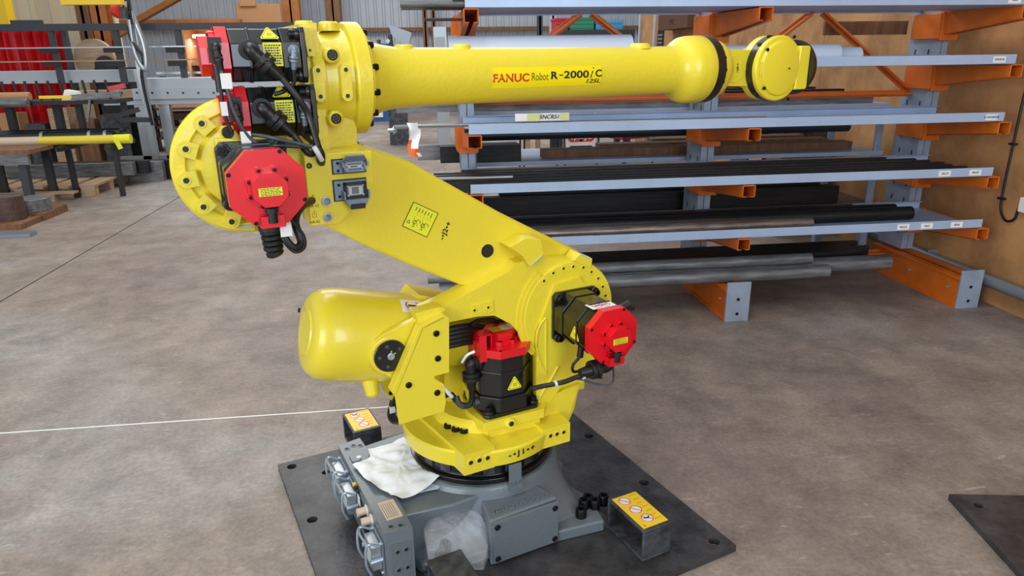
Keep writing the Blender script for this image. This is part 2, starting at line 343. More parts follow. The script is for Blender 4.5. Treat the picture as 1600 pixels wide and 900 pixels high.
# ------------------------------------------------------------------ cantilever rack
YF = 1.459
t = thing('cantilever_rack', 'orange and galvanised cantilever rack with five long trays of bars and pipes', 'rack', (1.54, 2.15, 0))
AX = (.105, 1.54, 2.94)
SH = (.479, .768, 1.061, 1.353, 1.639)
for i, x in enumerate(AX):
    m = MB(); x0, x1 = x-.04, x+.04                   # two channels back to back
    for s_ in (-1, 1):
        m.box(x+s_*.002, x+s_*.04, 2.04, 2.05, .2, 2.6, COL); m.box(x+s_*.002, x+s_*.04, 2.27, 2.28, .2, 2.6, COL)
        m.box(x+s_*.034, x+s_*.04, 2.05, 2.27, .2, 2.6, COL)
    z = .30
    while z < 2.5:
        for yy in (2.09, 2.21): m.box(x-.0412, x-.0404, yy-.006, yy+.006, z, z+.03, INK)
        z += .1
    m.build('column', t, bevel=.002)
    lx = x+.003
    m = MB()                                           # base leg: web with flanges
    m.box(lx-.058, lx-.050, YF+.006, 2.28, .005, .175, ORG); m.box(lx+.044, lx+.052, YF+.006, 2.28, .005, .175, ORG)
    for z0, z1 in ((0, .01), (.17, .182)):
        m.box(lx-.072, lx-.02, YF+.006, 2.28, z0, z1, ORG); m.box(lx+.015, lx+.066, YF+.006, 2.28, z0, z1, ORG)
    for yy in (1.56, 1.9): m.bolt((lx-.058, yy, .1), (-1, 0, 0), .009, .008, SILV)
    lg = m.build('base_leg', t, bevel=.002)
    m = MB(); m.box(x-.068, x+.069, YF-.006, YF+.006, 0, .228, COL)
    for zz in (.045, .13): m.bolt((x, YF-.006, zz), (0, -1, 0), .009, .004, BOLT)
    m.build('end_plate', lg, bevel=.002)
    for j, z in enumerate(SH):
        if j == 0: pass
        m = MB(); h0, h1 = .125, .062; ax0, ax1 = x-.035, x+.036
        for sx in (ax0, ax1-.005):                     # tapering side cheeks, top and folded lips
            v = [(sx, 1.99, z-.003), (sx, YF-.012, z-.003), (sx, YF-.012, z-h1), (sx, 1.99, z-h0)]; v += [(a+.005, b, c) for a, b, c in v]
            m.add(v, [(0, 1, 2, 3), (7, 6, 5, 4), (0, 4, 5, 1), (1, 5, 6, 2), (2, 6, 7, 3), (3, 7, 4, 0)], ORG)
        m.box(ax0, ax1, YF-.012, 1.99, z-.008, z-.003, ORG)
        for s_, e0 in ((1, ax0), (-1, ax1)):
            v = [(e0, 1.99, z-h0), (e0+s_*.025, 1.99, z-h0), (e0+s_*.025, YF-.012, z-h1), (e0, YF-.012, z-h1)]; v += [(a, b, c-.004) for a, b, c in v]
            m.add(v, [(0, 1, 2, 3), (7, 6, 5, 4), (0, 4, 5, 1), (1, 5, 6, 2), (2, 6, 7, 3), (3, 7, 4, 0)], ORG)
        m.box(x-.055, x+.055, 1.99, 2.04, z-.16, z-.003, ORG)
        m.box(x-.065, x-.041, 2.0, 2.24, z-.15, z-.01, ORG); m.box(x+.041, x+.06, 2.0, 2.24, z-.15, z-.01, ORG)
        m.build('arm', t, bevel=.002)
LETT = {0: [(2.46, '45x2.5'), (2.60, '30x5'), (2.78, '60x4')], 1: [(2.65, '20x10'), (2.83, '40x20')], 2: [(2.86, 'CORNIERES')], 3: [(2.84, '35INOX')], 4: [(2.86, '50x3')]}
for j, z in enumerate(SH):
    x0, x1 = .078, 2.936
    m = MB(); h = .048; yb = 1.985
    m.box(x0, x1, YF, yb, z, z+.003, TRAY); m.box(x0, x1, YF, YF+.003, z, z+h, TRAY); m.box(x0, x1, yb-.003, yb, z, z+h, TRAY)
    m.box(x0, x1, yb-.03, yb, z+h-.003, z+h, TRAY)
    tr = m.build('shelf_tray', t, bevel=.0012, seg=1)
    for xc, s_ in LETT[j]:
        m = MB(); m.box(xc-.035, xc+.035, YF-.0012, YF-.0002, z+.008, z+.038, WHT)
        m.text(s_, .016, plate_matrix((xc, YF-.0013, z+.023), (0, -1, 0), (0, 0, 1)), INK, bold=.0004)
        m.build('size_label', tr)
def brace(x0, z0, x1, z1, y=2.2, w=.05, mt=ORG, name='brace'):
    m = MB(); m.bar((x0, y, z0), (x1, y, z1), .012, w, mt, up=(0, 1, 0)); m.bar((x0, y+.02, z0), (x1, y+.02, z1), .04, .006, mt, up=(0, 1, 0)); m.build(name, t)
for a, b in ((AX[0], AX[1]), (AX[1], AX[2])):
    mx = (a+b)/2
    brace(a+.04, 1.66, b-.04, 1.66, w=.035, mt=TRAY)                                 # galvanised tie
    brace(a+.04, 1.17, b-.04, 1.17, w=.06)
    brace(a+.04, 1.19, mx-.03, 1.65, 2.22, .045); brace(b-.04, 1.19, mx+.03, 1.65, 2.22, .045)
    brace(mx+.03, 1.67, b-.04, 2.15, 2.22, .045); brace(mx-.03, 1.67, a+.04, 2.15, 2.22, .045)
    brace(a+.04, .13, b-.04, .13, w=.06)
m = MB(); m.box(2.35, 2.9, 2.32, 2.34, 1.52, 1.60, TIMB); single(m, 'brown_plank', 'brown plank lying behind the top of right rack column', 'plank').location.z = 1.52
# ------------------------------------------------------------------ stock lying on the trays
def stock(kind, x0, x1, y, z, r, mt, name, label, cat, group=None, r2=None, wall=0):
    m = MB()
    if kind == 'o':
        zc = z+r
        if wall: m.lathe([(.05, r-wall), (0, r-wall), (0, r), (x1-x0, r), (x1-x0, r-wall), (x1-x0-.05, r-wall)], (x0, y, zc), (1, 0, 0), mt, 28)
        else: m.cyl((x0, y, zc), (x1, y, zc), r, mt, n=20, c=min(.002, r*.2))
    else: m.box(x0, x1, y-r, y+r, z, z+r2, mt)
    return single(m, name, label, cat, group)
Z = [s_+.0035 for s_ in SH]
# tray 5 (lowest)
stock('o', .20, 2.0, 1.60, Z[0], .030, PIPEB, 'steel_pipe', 'brownish grey steel pipe on lowest tray, bright end right of the middle arm', 'pipe', wall=.005)
stock('o', .10, 2.67, 1.70, Z[0], .039, BAR, 'steel_pipe', 'thick black steel pipe reaching the farthest right on lowest tray', 'pipe', wall=.005)
stock('o', .12, 2.62, 1.782, Z[0], .039, BAR, 'steel_pipe', 'black steel pipe behind the thick black pipe on lowest tray', 'pipe', wall=.005)
stock('b', .35, 2.44, 1.515, Z[0], .028, RUST, 'flat_bar', 'rusty brown flat bar lying at front lip of lowest tray', 'bar', r2=.012)
for k in range(4): stock('b', .15, 2.30+.05*k, 1.85+.03*k, Z[0], .013, BAR, 'steel_bar', 'dark square bar at the back of lowest tray', 'bar', 'dark bars at back of lowest tray', r2=.05)
m = MB(); m.box(.50, .72, 1.463, 1.50, Z[0]+.035, Z[0]+.036, mat('pale_green_tape', (196, 200, 160), .6)); single(m, 'paper_tag', 'pale green paper tag on front lip of lowest tray', 'tag')
# tray 4
for k in range(9):
    y = 1.50+.038*k; x1 = (2.80, 2.74, 2.72, 2.66, 2.70, 2.60, 2.66, 2.5, 2.4)[k]; x0 = (-.08, -.17, -.05, -.12, -.19, .0, -.1, .05, .1)[k]
    stock('b', x0, x1, y, Z[1], .015, BAR, 'steel_bar', 'black flat steel bar among the row filling the second lowest tray', 'bar', 'black bars on second lowest tray', r2=.050+.007*(k % 4))
stock('o', -.09, .30, 1.515, Z[1]+.058, .010, BARS, 'steel_rod', 'short bright rod on top of the black bars at their left end', 'rod')
# tray 3
stock('o', -.20, 1.62, 1.50, Z[2]+.033, .008, BARS, 'steel_rod', 'long bright steel rod on middle tray ending under the robot wrist', 'rod')
for k in range(5): stock('o', .06+.05*k, 2.0-.1*k, 1.52+.024*k, Z[2], .010, PIPEB if k % 2 else BAR, 'steel_rod', 'thin brown steel rod bundled on middle tray', 'rod', 'thin rods on middle tray')
for k in range(4): stock('b', (-.30, -.2, .1, .15)[k], 2.75-.14*k, 2.37+.11*k, 1.106, .036, (PIPE, BAR, BAR, BAR)[k], 'steel_bar', 'dark bar on the rear shelf just under the robot forearm', 'bar', 'bars on rear shelf behind middle tray', r2=(.045, .085, .095, .10)[k])
TAPE = mat('pale_masking_tape', (206, 212, 150), .6)
a, b = hit(805, 178, 1, 1.475), hit(888, 192, 1, 1.475)
m = MB(); m.T = Matrix.Translation((0, 1.478, 0)); m.add([(a.x, 0, a.z-.036), (b.x, 0, a.z-.036), (b.x, .004, a.z), (a.x, .004, a.z), (a.x, .0012, a.z-.036), (b.x, .0012, a.z-.036), (b.x, .0052, a.z), (a.x, .0052, a.z)],
      [(0, 1, 2, 3), (7, 6, 5, 4), (0, 4, 5, 1), (1, 5, 6, 2), (2, 6, 7, 3), (3, 7, 4, 0)], WHT); m.T = Matrix.Identity(4)
for s0, s1 in ((.06, .12), (.225, .27)): m.box(a.x+s0, a.x+s1, 1.475, 1.4765, a.z-.037, a.z+.001, TAPE)
m.text('45NCR51', .028, plate_matrix(((a.x+b.x)/2+.03, 1.4755, a.z-.018), (0, -1, 0), (0, 0, 1)), INK, bold=.0004, font_shear=.2)
single(m, 'handwritten_sign', 'white taped sign reading 45NCR51 on front of middle tray', 'sign')
# tray 2
stock('o', 0.0, .91, 1.60, Z[3], .082, PVC, 'plastic_pipe', 'thickest white plastic pipe, on the tray above robot forearm', 'pipe')
stock('o', .30, 2.107, 1.742, Z[3], .054, PVC, 'plastic_pipe', 'long white pipe ending right of the robot wrist', 'pipe')
stock('o', .50, 2.30, 1.846, Z[3], .046, PVC, 'plastic_pipe', 'farthest reaching white pipe, behind the others, right of robot wrist', 'pipe')
# tray 1
for k in range(6): stock('o', -.22+.05*((k*7) % 4), 1.8, 1.50+.045*k, Z[4], .018, BARS if k % 2 else PIPE, 'steel_pipe', 'grey steel bar poking left out of the topmost tray', 'bar', 'grey bars on the topmost tray', wall=0)
m = MB(); m.box(-.11, .07, 1.47, 1.72, Z[4]-.05, Z[4]-.046, RUST); m.box(.02, .078, 1.465, 1.7, Z[4]+.037, Z[4]+.075, ZINC); single(m, 'strapping_band', 'pale metal band round the bars at left end of topmost tray', 'band')
# floor level
stock('o', .30, 2.58, 1.70, .183, .045, PIPE, 'steel_pipe', 'grey pipe on rack base legs reaching farthest right', 'pipe', wall=.004)
stock('o', .40, 2.14, 1.605, .183, .038, PIPE, 'steel_pipe', 'front grey pipe on rack base legs, shortest of the three', 'pipe', wall=.004)
stock('o', .38, 2.05, 1.648, .256, .032, PIPE, 'steel_pipe', 'grey pipe lying on top of two others on rack base legs', 'pipe', wall=.004)
for k in range(6): stock('b', .12+.03*k, 2.45+.05*(k % 3), 1.79+.04*k, .183, .016, BAR, 'steel_bar', 'dark square bar behind the grey pipes on rack base legs', 'bar', 'dark bars behind the floor level pipes', r2=.10)
stock('o', -.16, .35, 1.63, .252, .022, PIPE, 'steel_pipe', 'short grey pipe poking out between robot arm and balancer drum', 'pipe', wall=.004)
m = MB(); m.box(-.10, .028, 1.5, 1.76, .225, .25, ZINC); m.box(-.03, -.01, 1.5, 1.76, 0, .225, RUST); m.box(.0, .02, 1.5, 1.76, 0, .225, ORG); single(m, 'trestle', 'low grey trestle under short pipe left of the rack', 'trestle')
# paper wrapped tag hanging from rod ends
m = MB(); p0 = hit(635, 192, 1, 1.49); v = []; f = []
for i in range(9):
    for k in range(4):
        zz = p0.z-.165*i/8; v.append((p0.x+.052*k/3+.012*math.sin(i*.8)+.014*i/8, 1.49-.012*math.sin(i*.9+k), zz))
v += [(a, b+.0015, c) for a, b, c in v]; n_ = 36
for o_ in (0, n_):
    for i in range(8):
        for k in range(3): f.append((o_+i*4+k, o_+i*4+k+1, o_+i*4+k+5, o_+i*4+k+4))
for i in range(8):
    for k in (0, 3): f.append((i*4+k, i*4+k+4, n_+i*4+k+4, n_+i*4+k))
m.add(v, f, PAPER)
for i in (6, 7):
    pass
OR2 = mat('orange_print', (226, 96, 30), .6)
m.mi(OR2); m.mi(INK); m.bm.faces.ensure_lookup_table()
for q_, fc in enumerate(m.bm.faces):
    row = (q_ % 24)//3; colm = q_ % 3
    if q_ < 48 and (row == 7 and colm < 2 or row == 6 or (colm == 0 and row > 3)): fc.material_index = m.mats.index(OR2)
single(m, 'crumpled_tag', 'crumpled orange and white paper label hanging from the rod ends', 'label')
m = MB()
for k in range(5): m.bar((-.285, 1.50+.02*k, Z[2]+.035), (.05, 1.5+.02*k, Z[2]+.035), .012, .012, PIPE)
m.cyl((-.315, 1.53, Z[2]+.02), (-.27, 1.53, Z[2]+.02), .010, SILV); m.lathe([(0, .02), (.012, .02)], (-.29, 1.53, Z[2]+.02), (1, 0, 0), SILV, 6)
single(m, 'threaded_rod_bundle', 'bundle of short square rods with a nut at left end of middle tray', 'rod bundle')
m = MB(); a = hit(660, 182, 1, 2.83); m.box(a.x, .5, 2.79, 2.85, 1.106, 1.15, PIPE); m.box(a.x+.06, .5, 2.79, 2.85, 1.151, 1.18, PIPE); single(m, 'square_tubes', 'two stacked grey square tubes poking left from rear shelf behind middle tray', 'tube')
# second bank of stock behind the columns
stock('o', .15, 2.62, 2.36, .925, .033, DTUBE, 'dark_tube', 'long blue-black tube behind the rack between middle trays', 'tube')
for k in range(3): stock('b', .6+.4*k, 2.7-.1*k, 2.47+.13*k, .801, .055, TIMB, 'wooden_board', 'brown board lying behind the rack below the blue-black tube', 'board', 'brown boards behind the rack', r2=.05+.01*k)
t2 = thing('rear_shelf', 'long low steel shelf standing behind the rack', 'shelf', (1.5, 2.6, 0))
for z0, z1, mt in ((1.085, 1.105, TRAY), (.775, .80, TRAY), (.42, .45, DFRM)): m = MB(); m.box(.1, 2.85, 2.30, 2.9, z0, z1, mt); m.build('shelf_board', t2)
for x in (.12, 2.78):
    for y in (2.30, 2.85): m = MB(); m.box(x, x+.05, y, y+.05, 0, .42, COL); m.box(x, x+.05, y, y+.01, .45, .775, COL); m.box(x, x+.05, y, y+.01, .80, 1.085, COL); m.build('leg', t2)
for k in range(6): stock('b', .2+.12*k, 2.6-.1*k, 2.37+.085*k, .451, .036, BAR, 'steel_bar', 'black bar stored low behind the rack', 'bar', 'black bars low behind the rack', r2=.12+.02*(k % 3))
stock('b', -.19, .45, 2.52, .801, .05, PIPE, 'square_tube', 'grey square tube end left of rack column below middle tray', 'tube', r2=.09)
stock('b', -.05, .45, 2.36, .801, .04, BAR, 'square_tube', 'black square tube end left of rack column beside the grey one', 'tube', r2=.10)
# right wall: conduit, cable, socket
m = MB(); m.cyl((3.075, -2, .15), (3.075, 2.7, .15), .034, GALV, n=20)
for yy in (1.2, 2.0): m.box(3.06, 3.125, yy-.01, yy+.01, .10, .20, GALV)
single(m, 'wall_conduit', 'thick grey pipe running low along the brown wall', 'pipe')
P3 = [hit(x, y, 0, 3.112) for x, y in ((1600, 150), (1592, 185), (1583, 225), (1572, 275), (1565, 310), (1564, 330), (1572, 345), (1585, 342), (1592, 325), (1604, 316))]
m = MB(); m.tube([P3[0]+Vector((0, -.02, .35))]+P3, .007, RUB)
for i in (2, 4): m.box(3.10, 3.125, P3[i].y-.02, P3[i].y+.02, P3[i].z-.006, P3[i].z+.006, BLKM)
single(m, 'wall_cable', 'black cable clipped to the brown wall looping to the socket', 'cable')
m = MB(); p = hit(1604, 318, 0, 3.11); m.box(3.09, 3.125, p.y-.09, p.y+.03, p.z-.05, p.z+.03, WHT); single(m, 'wall_socket', 'white socket box at the right edge on the brown wall', 'socket', bevel=.004)

# ------------------------------------------------------------------ left and far background
def pbox(m, x0, y0, x1, y1, Y, d, mt, floor=False):        # box whose front face fills a pixel rectangle of the hall plane Y
    a, b = hit(x0, y0, 1, Y), hit(x1, y1, 1, Y); m.box(a.x, b.x, Y, Y+d, 0 if floor else b.z, a.z, mt); return m
# red welding curtain
a, b = hit(-40, 45, 1, 9), hit(103, 45, 1, 9)
m = MB(); n = 90; v = []
for zz in (a.z, .12):
    for i in range(n+1): x = a.x+(b.x-a.x)*i/n; v.append((x, 9+.05*math.sin(i*.62)+.012*math.sin(i*1.7), zz))
m.add(v+[(p[0], p[1]+.004, p[2]) for p in v], [(i, i+1, n+2+i, n+1+i) for i in range(n)]+[(2*n+2+i, 3*n+3+i, 3*n+4+i, 2*n+3+i) for i in range(n)], CURT, True)
single(m, 'welding_curtain', 'shiny red vinyl welding curtain at the far left', 'curtain', ang=60)
m = MB(); a = hit(103, 46, 1, 9); m.box(a.x, a.x+.07, 8.82, 8.89, 0, a.z+.03, DFRM); m.box(a.x-2, a.x+.07, 8.83, 8.88, a.z+.01, a.z+.06, DFRM); single(m, 'curtain_frame', 'dark frame holding the red welding curtain', 'frame')
# long machine with overhead frame
YM = 8.2
t = thing('roller_machine', 'long pale grey roller table with dark overhead frame and thin rails, left background', 'machine', (-3.6, YM, 0))
m = MB(); pbox(m, 212, 123, 470, 137, YM, .5, LGREY); pbox(m, 205, 139, 470, 151, YM-.03, .5, LGREY); pbox(m, 160, 152, 470, 159, YM, .4, LGREY); pbox(m, -30, 112, 212, 128, YM+.25, .25, LGREY); pbox(m, 120, 142, 215, 152, YM, .3, WARMG)
m.build('table_beam', t, bevel=.004)
for k in range(9):
    q = hit(190+24*k, 145, 1, YM-.031); m = MB(); m.cyl(q, q-Vector((0, .006, 0)), .014, DFRM, n=12); m.build('beam_bolt', t)
for x0, x1 in ((207, 224), (245, 262), (430, 447)):
    a, b = hit(x0, 158, 1, YM), hit(x1, 158, 1, YM); m = MB(); m.box(a.x, b.x, YM+.02, YM+.12, 0, a.z, SILV); m.build('leg', t, bevel=.004)
a, b = hit(170, 159, 1, YM), hit(330, 159, 1, YM); m = MB(); m.box(a.x, b.x, YM+.02, YM+.09, .10, .16, SILV); m.box(a.x, a.x+.08, YM+.0, YM+.12, 0, .12, BLKM); m.build('foot_rail', t)
m = MB(); pbox(m, -30, 38, 470, 45, YM, .08, DFRM); m.build('overhead_bar', t)
for x0, x1 in ((71, 79), (172, 181), (270, 279), (440, 448)):
    a, b = hit(x0, 42, 1, YM), hit(x1, 42, 1, YM); c = hit(x0, 120, 1, YM); m = MB(); m.box(a.x, b.x, YM+.02, YM+.09, c.z-.1, a.z, DFRM)
    for yy in (78, 99): z_ = hit(x0, yy, 1, YM).z; m.box(a.x-.13, b.x+.02, YM-.02, YM+.05, z_-.035, z_+.035, BLKM)
    m.build('upright', t)
for yy, mt in ((74, SILV), (95, WARMG)):
    z_ = hit(150, yy, 1, YM).z; x0, x1 = hit(-30, yy, 1, YM).x, hit(470, yy, 1, YM).x; m = MB(); m.box(x0, x1, YM-.03, YM-.01, z_-.008, z_+.008, mt); m.build('guide_rail', t)
z_ = hit(250, 115, 1, YM).z; m = MB(); m.box(hit(212, 1, 1, YM).x, hit(470, 1, 1, YM).x, YM+.3, YM+.33, z_-.015, z_+.015, SILV); m.build('guide_rail', t)
# grey machine hood on the frame, dark disc machine, hose post, red lamp
m = MB(); pbox(m, 15, 31.5, 65, 37.6, YM+.01, .06, DFRM); single(m, 'frame_hook', 'small dark bracket on top of the overhead bar, far left', 'bracket')
m = MB(); q = hit(147, 92, 1, 9.0); m.cyl(q, q+Vector((0, .08, 0)), .27, WARMG, n=36); m.cyl(q-Vector((-.15, .05, .1)), q+Vector((.15, .2, -.1)), .14, BLKM, n=24); m.box(q.x-.02, q.x+.42, 9.0, 9.4, .0, q.z-.12, BLKM); single(m, 'disc_sander', 'black machine with pale round guard behind overhead frame', 'machine')
m = MB(); a, b = hit(196, 10, 1, 7.9), hit(206, 10, 1, 7.9); m.box(a.x, b.x, 7.9, 7.98, 0, 4, SILV); q = hit(207, 60, 1, 7.86)
m.tube([(q.x, 7.86, 3.4), (q.x+.03, 7.86, 2.2), (q.x-.02, 7.85, 1.7), (q.x+.09, 7.85, 1.45), (q.x+.03, 7.86, 1.2), (q.x+.06, 7.86, .6)], .018, RUB); m.tube([(q.x+.04, 7.85, 2.0), (q.x+.13, 7.84, 1.6), (q.x+.10, 7.84, 1.3), (q.x, 7.86, 1.5), (q.x+.0, 7.86, 1.9)], .03, SILV); single(m, 'hose_post', 'pale post wrapped with a black hose beside the roller machine', 'post')
m = MB(); q = hit(176, 18, 1, 7.75); m.lathe([(0, .05), (.06, .08), (.10, .07)], q, (1, -.4, 0), REDINK, 20); m.box(q.x+.06, q.x+.16, 7.72, 7.80, q.z-.08, q.z+.05, BRK); m.tube([(q.x+.12, 7.76, q.z), (q.x+.15, 7.76, q.z+.12), (q.x+.2, 7.76, q.z+.10), (q.x+.2, 7.76, q.z-.15)], .012, RUB); single(m, 'red_reel', 'small red-fronted device hung on the hose post', 'device')
m = MB(); pbox(m, 92, -8, 189, 7, 7.2, .12, LAB2); single(m, 'jib_beam', 'bright orange-yellow beam end at the top left', 'beam')
m = MB(); a, b = hit(-12, 0, 1, 9.6), hit(6, 0, 1, 9.6); m.box(a.x, b.x, 9.6, 9.8, 0, 4.5, LAB2); single(m, 'yellow_column', 'yellow column at the extreme left edge', 'column')
# bar stand in front of the machine with stock
YS = 6.2
t = thing('bar_stand', 'dark steel bar stand with upright pins, left background', 'stand', (-4.0, YS, 0))
zs = hit(60, 158, 1, YS).z; zl = hit(100, 217, 1, YS).z
for x0, x1 in ((-20, -8), (58, 70), (96, 104), (170, 177)):
    a, b = hit(x0, 160, 1, YS), hit(x1, 160, 1, YS); m = MB(); m.box(a.x, b.x, YS-.165, YS-.12, 0, zs-.045, BLKM) if False else m.box(a.x, b.x, 6.045, 6.09, 0, zl-.105, BLKM); m.build('stand_leg', t); m = MB(); m.box(a.x, b.x, YS-.32, YS+.4, zl-.10, zl-.055, BLKM); m.build('support_arm', t); m = MB(); m.box(a.x, b.x, YS+.28, YS+.35, zl-.05, zs-.045, BLKM); m.build('stand_upright', t)
m = MB(); m.box(hit(-30, 155, 1, YS).x, hit(182, 155, 1, YS).x, YS-.02, YS+.45, zs-.04, zs, BLKM); m.build('stand_top', t)
for k in range(10):
    q = hit(9+18*k, 145, 1, YS+.2); m = MB(); m.cyl((q.x, YS+.2, zs), (q.x-.02, YS+.2, zs+.20), .014, BLKM, n=10); m.build('pin', t)
def tubeY(px0, px1, py, Y, r, mt, name, label, cat, group=None, y2=None, z=None):
    a, b = hit(px0, py, 1, Y), hit(px1, y2 or py, 1, Y); zz = z if z is not None else a.z; m = MB(); m.cyl((a.x, Y, zz), (b.x, Y, zz), r, mt, n=20, c=r*.1); return single(m, name, label, cat, group)
tubeY(-20, 45, 140, YS+.1, .045, CARD, 'cardboard_roll', 'cardboard roll on the bar stand', 'roll', z=zs+.046)
tubeY(-20, 42, 153, YS-.08, .045, PIPE, 'painted_tube', 'grey-green tube overhanging front of the bar stand', 'tube', z=zs-.01)
m = MB(); pbox(m, 60, 150, 112, 153.5, YS-.08, .04, LAB2); single(m, 'yellow_strip', 'thin yellow strip on the bar stand', 'strip')
m = MB(); a = hit(98, 140, 1, YS+.05); m.prism([(a.x-.02, zs+.001), (a.x+.16, zs+.001), (a.x+.14, zs+.09), (a.x+.03, zs+.11)], 'Y', YS+.02, YS+.12, WHT); single(m, 'white_bag', 'small white bag on the bar stand', 'bag')
m = MB(); a, b = hit(112, 146, 1, YS-.03), hit(188, 140, 1, YS-.03); m.bar((a.x, YS-.05, zs+.03), (b.x, YS-.05, zs+.06), .05, .06, PIPE); m.bar((b.x-.3, YS-.05, zs+.06), (b.x-.38, YS-.05, zs-.22), .02, .03, PIPE, up=(0, 1, 0)); single(m, 'clamped_bar', 'grey bar with hanging strap at right end of the bar stand', 'bar')
m = MB(); a = hit(176, 130, 1, YS+.1); m.bar((a.x-.05, YS+.1, zs+.11), (a.x+.12, YS+.1, zs+.14), .05, .05, CURT); single(m, 'red_grip', 'small dark red grip on the bar stand', 'grip')
t = thing('wrapped_tube', 'long yellow and cream wrapped tube on the bar stand', 'tube', (-4.0, YS-.15, zl))
a, b = hit(-20, 207.5, 1, YS-.15), hit(200, 207.5, 1, YS-.15); m = MB(); m.cyl((a.x, YS-.15, zl), (b.x, YS-.15, zl), .045, YTUBE, n=20); m.build('tube', t)
m = MB(); a, b = hit(178, 207.5, 1, YS-.15), hit(203, 207.5, 1, YS-.15); m.cyl((a.x, YS-.15, zl), (b.x, YS-.15, zl), .049, LAB, n=20); m.bar((a.x+.02, YS-.2, zl+.02), (a.x+.06, YS-.2, zl-.10), .05, .004, LAB, up=(0, 1, 0)); m.build('yellow_tape', t)
m = MB(); a, b = hit(-20, 207, 1, YS-.15), hit(60, 207, 1, YS-.15); m.cyl((a.x, YS-.15, zl), (b.x, YS-.15, zl), .0465, CREAM, n=20); m.build('cream_paper', t)
m = MB(); a, b = hit(-20, 190, 1, YS+.05), hit(178, 190, 1, YS+.05)
for k in range(3): m.cyl((a.x, YS+.0+.06*k, zl+.03+.02*(k % 2)), (b.x+.05*k, YS+.0+.06*k, zl+.03+.02*(k % 2)), .05, BAG, n=14)
for px in (60, 135, 160): q = hit(px, 190, 1, YS); m.ring((q.x, YS-.0, zl+.03), (q.x+.03, YS-.0, zl+.03), .054, .05, SILV, 20)
single(m, 'wrapped_bundle', 'long bundle wrapped in black plastic with grey tape', 'bundle')
m = MB(); a, b = hit(182, 182, 1, YS+.1), hit(216, 171, 1, YS+.1); m.bar(a, b, .07, .05, BLKM); a, b = hit(188, 187, 1, YS+.1), hit(234, 187, 1, YS+.1); m.bar(a, b, .07, .05, BLKM); single(m, 'black_profiles', 'black profiles sticking out past the wrapped bundle', 'profile')
# workbench corner at the left edge
t = thing('workbench', 'old wooden workbench corner with steel leg at the left edge', 'workbench', (-4.6, 5.3, 0))
a = hit(46, 236, 1, 5.4); m = MB(); m.box(a.x-1.6, a.x, 5.4, 5.86, a.z-.03, a.z+.01, TIMB); m.build('bench_top', t); m = MB(); m.box(a.x-1.6, a.x-.02, 5.38, 5.42, a.z-.13, a.z-.03, PIPE); m.build('bench_apron', t)
b = hit(38, 260, 1, 5.45); m = MB(); m.bar((b.x, 5.45, a.z-.05), (b.x-.02, 5.45, 0), .07, .07, DFRM, up=(0, 1, 0)); m.build('leg', t)
# pallet, beams, cylinders
t = thing('pallet', 'wooden pallet on the floor, left background', 'pallet', (-4.4, 6.4, 0))
for k in range(3): m = MB(); yy = 6.1+.4*k; m.box(-5.3, -3.78, yy, yy+.1, 0, .022, WARMG); [m.box(xx, xx+.14, yy, yy+.1, .022, .10, WARMG) for xx in (-5.3, -4.6, -3.92)]; m.build('runner', t)
for k in range(6): m = MB(); m.box(-5.3+.265*k, -5.1+.265*k, 6.1, 7.0, .10, .122, WARMG); m.build('deck_board', t)
m = MB(); m.box(-5.0, -3.9, 5.90, 6.0, .07, .09, WARMG); m.box(-4.3, -4.1, 5.88, 6.02, 0, .07, WARMG); m.box(-4.9, -4.8, 5.88, 6.02, 0, .07, WARMG); single(m, 'loose_plank', 'pale loose plank in front of the pallet', 'plank')
for k in range(4): m = MB(); m.box(-5.0+.1*k, -3.60+.12*k, 6.75+.13*k, 6.85+.13*k, .123 if k < 2 else .0, .27 if k < 2 else .24, BAR if k % 2 else PIPE); single(m, 'steel_beam', 'dark steel beam lying on and beside the pallet', 'beam', 'steel beams behind the pallet')
def cylf(px, pyb, r, h, mt, name, label, cat, z0=0):
    q = hit(px, pyb, 2, z0); m = MB(); m.cyl((q.x, q.y+r, z0), (q.x, q.y+r, z0+h), r, mt, n=36, c=.004); return single(m, name, label, cat)
m = MB(); q = hit(42, 345, 2, 0); m.box(q.x-.25, q.x+.18, q.y-.02, q.y+.42, 0, .07, TIMB); single(m, 'wooden_block', 'weathered timber block under the grey steel disc', 'block')
cylf(38, 334, .16, .12, PIPE, 'steel_disc', 'wide low grey steel cylinder on a timber block', 'cylinder', .07)
m = MB(); q = hit(12, 358, 2, 0); m.box(q.x-.2, q.x+.15, q.y-.05, q.y+.30, 0, .05, TIMB); single(m, 'timber_offcut', 'timber offcut under the rusty cylinder at left edge', 'block')
cylf(8, 347, .12, .22, RUST, 'rusty_cylinder', 'rusty brown steel cylinder at the left edge', 'cylinder', .05)
m = MB(); q = hit(12, 372, 2, 0); m.box(q.x-.12, q.x+.18, q.y-.0, q.y+.12, 0, .03, ZINC); single(m, 'metal_scrap', 'flat grey metal piece lowest at the left edge', 'scrap')
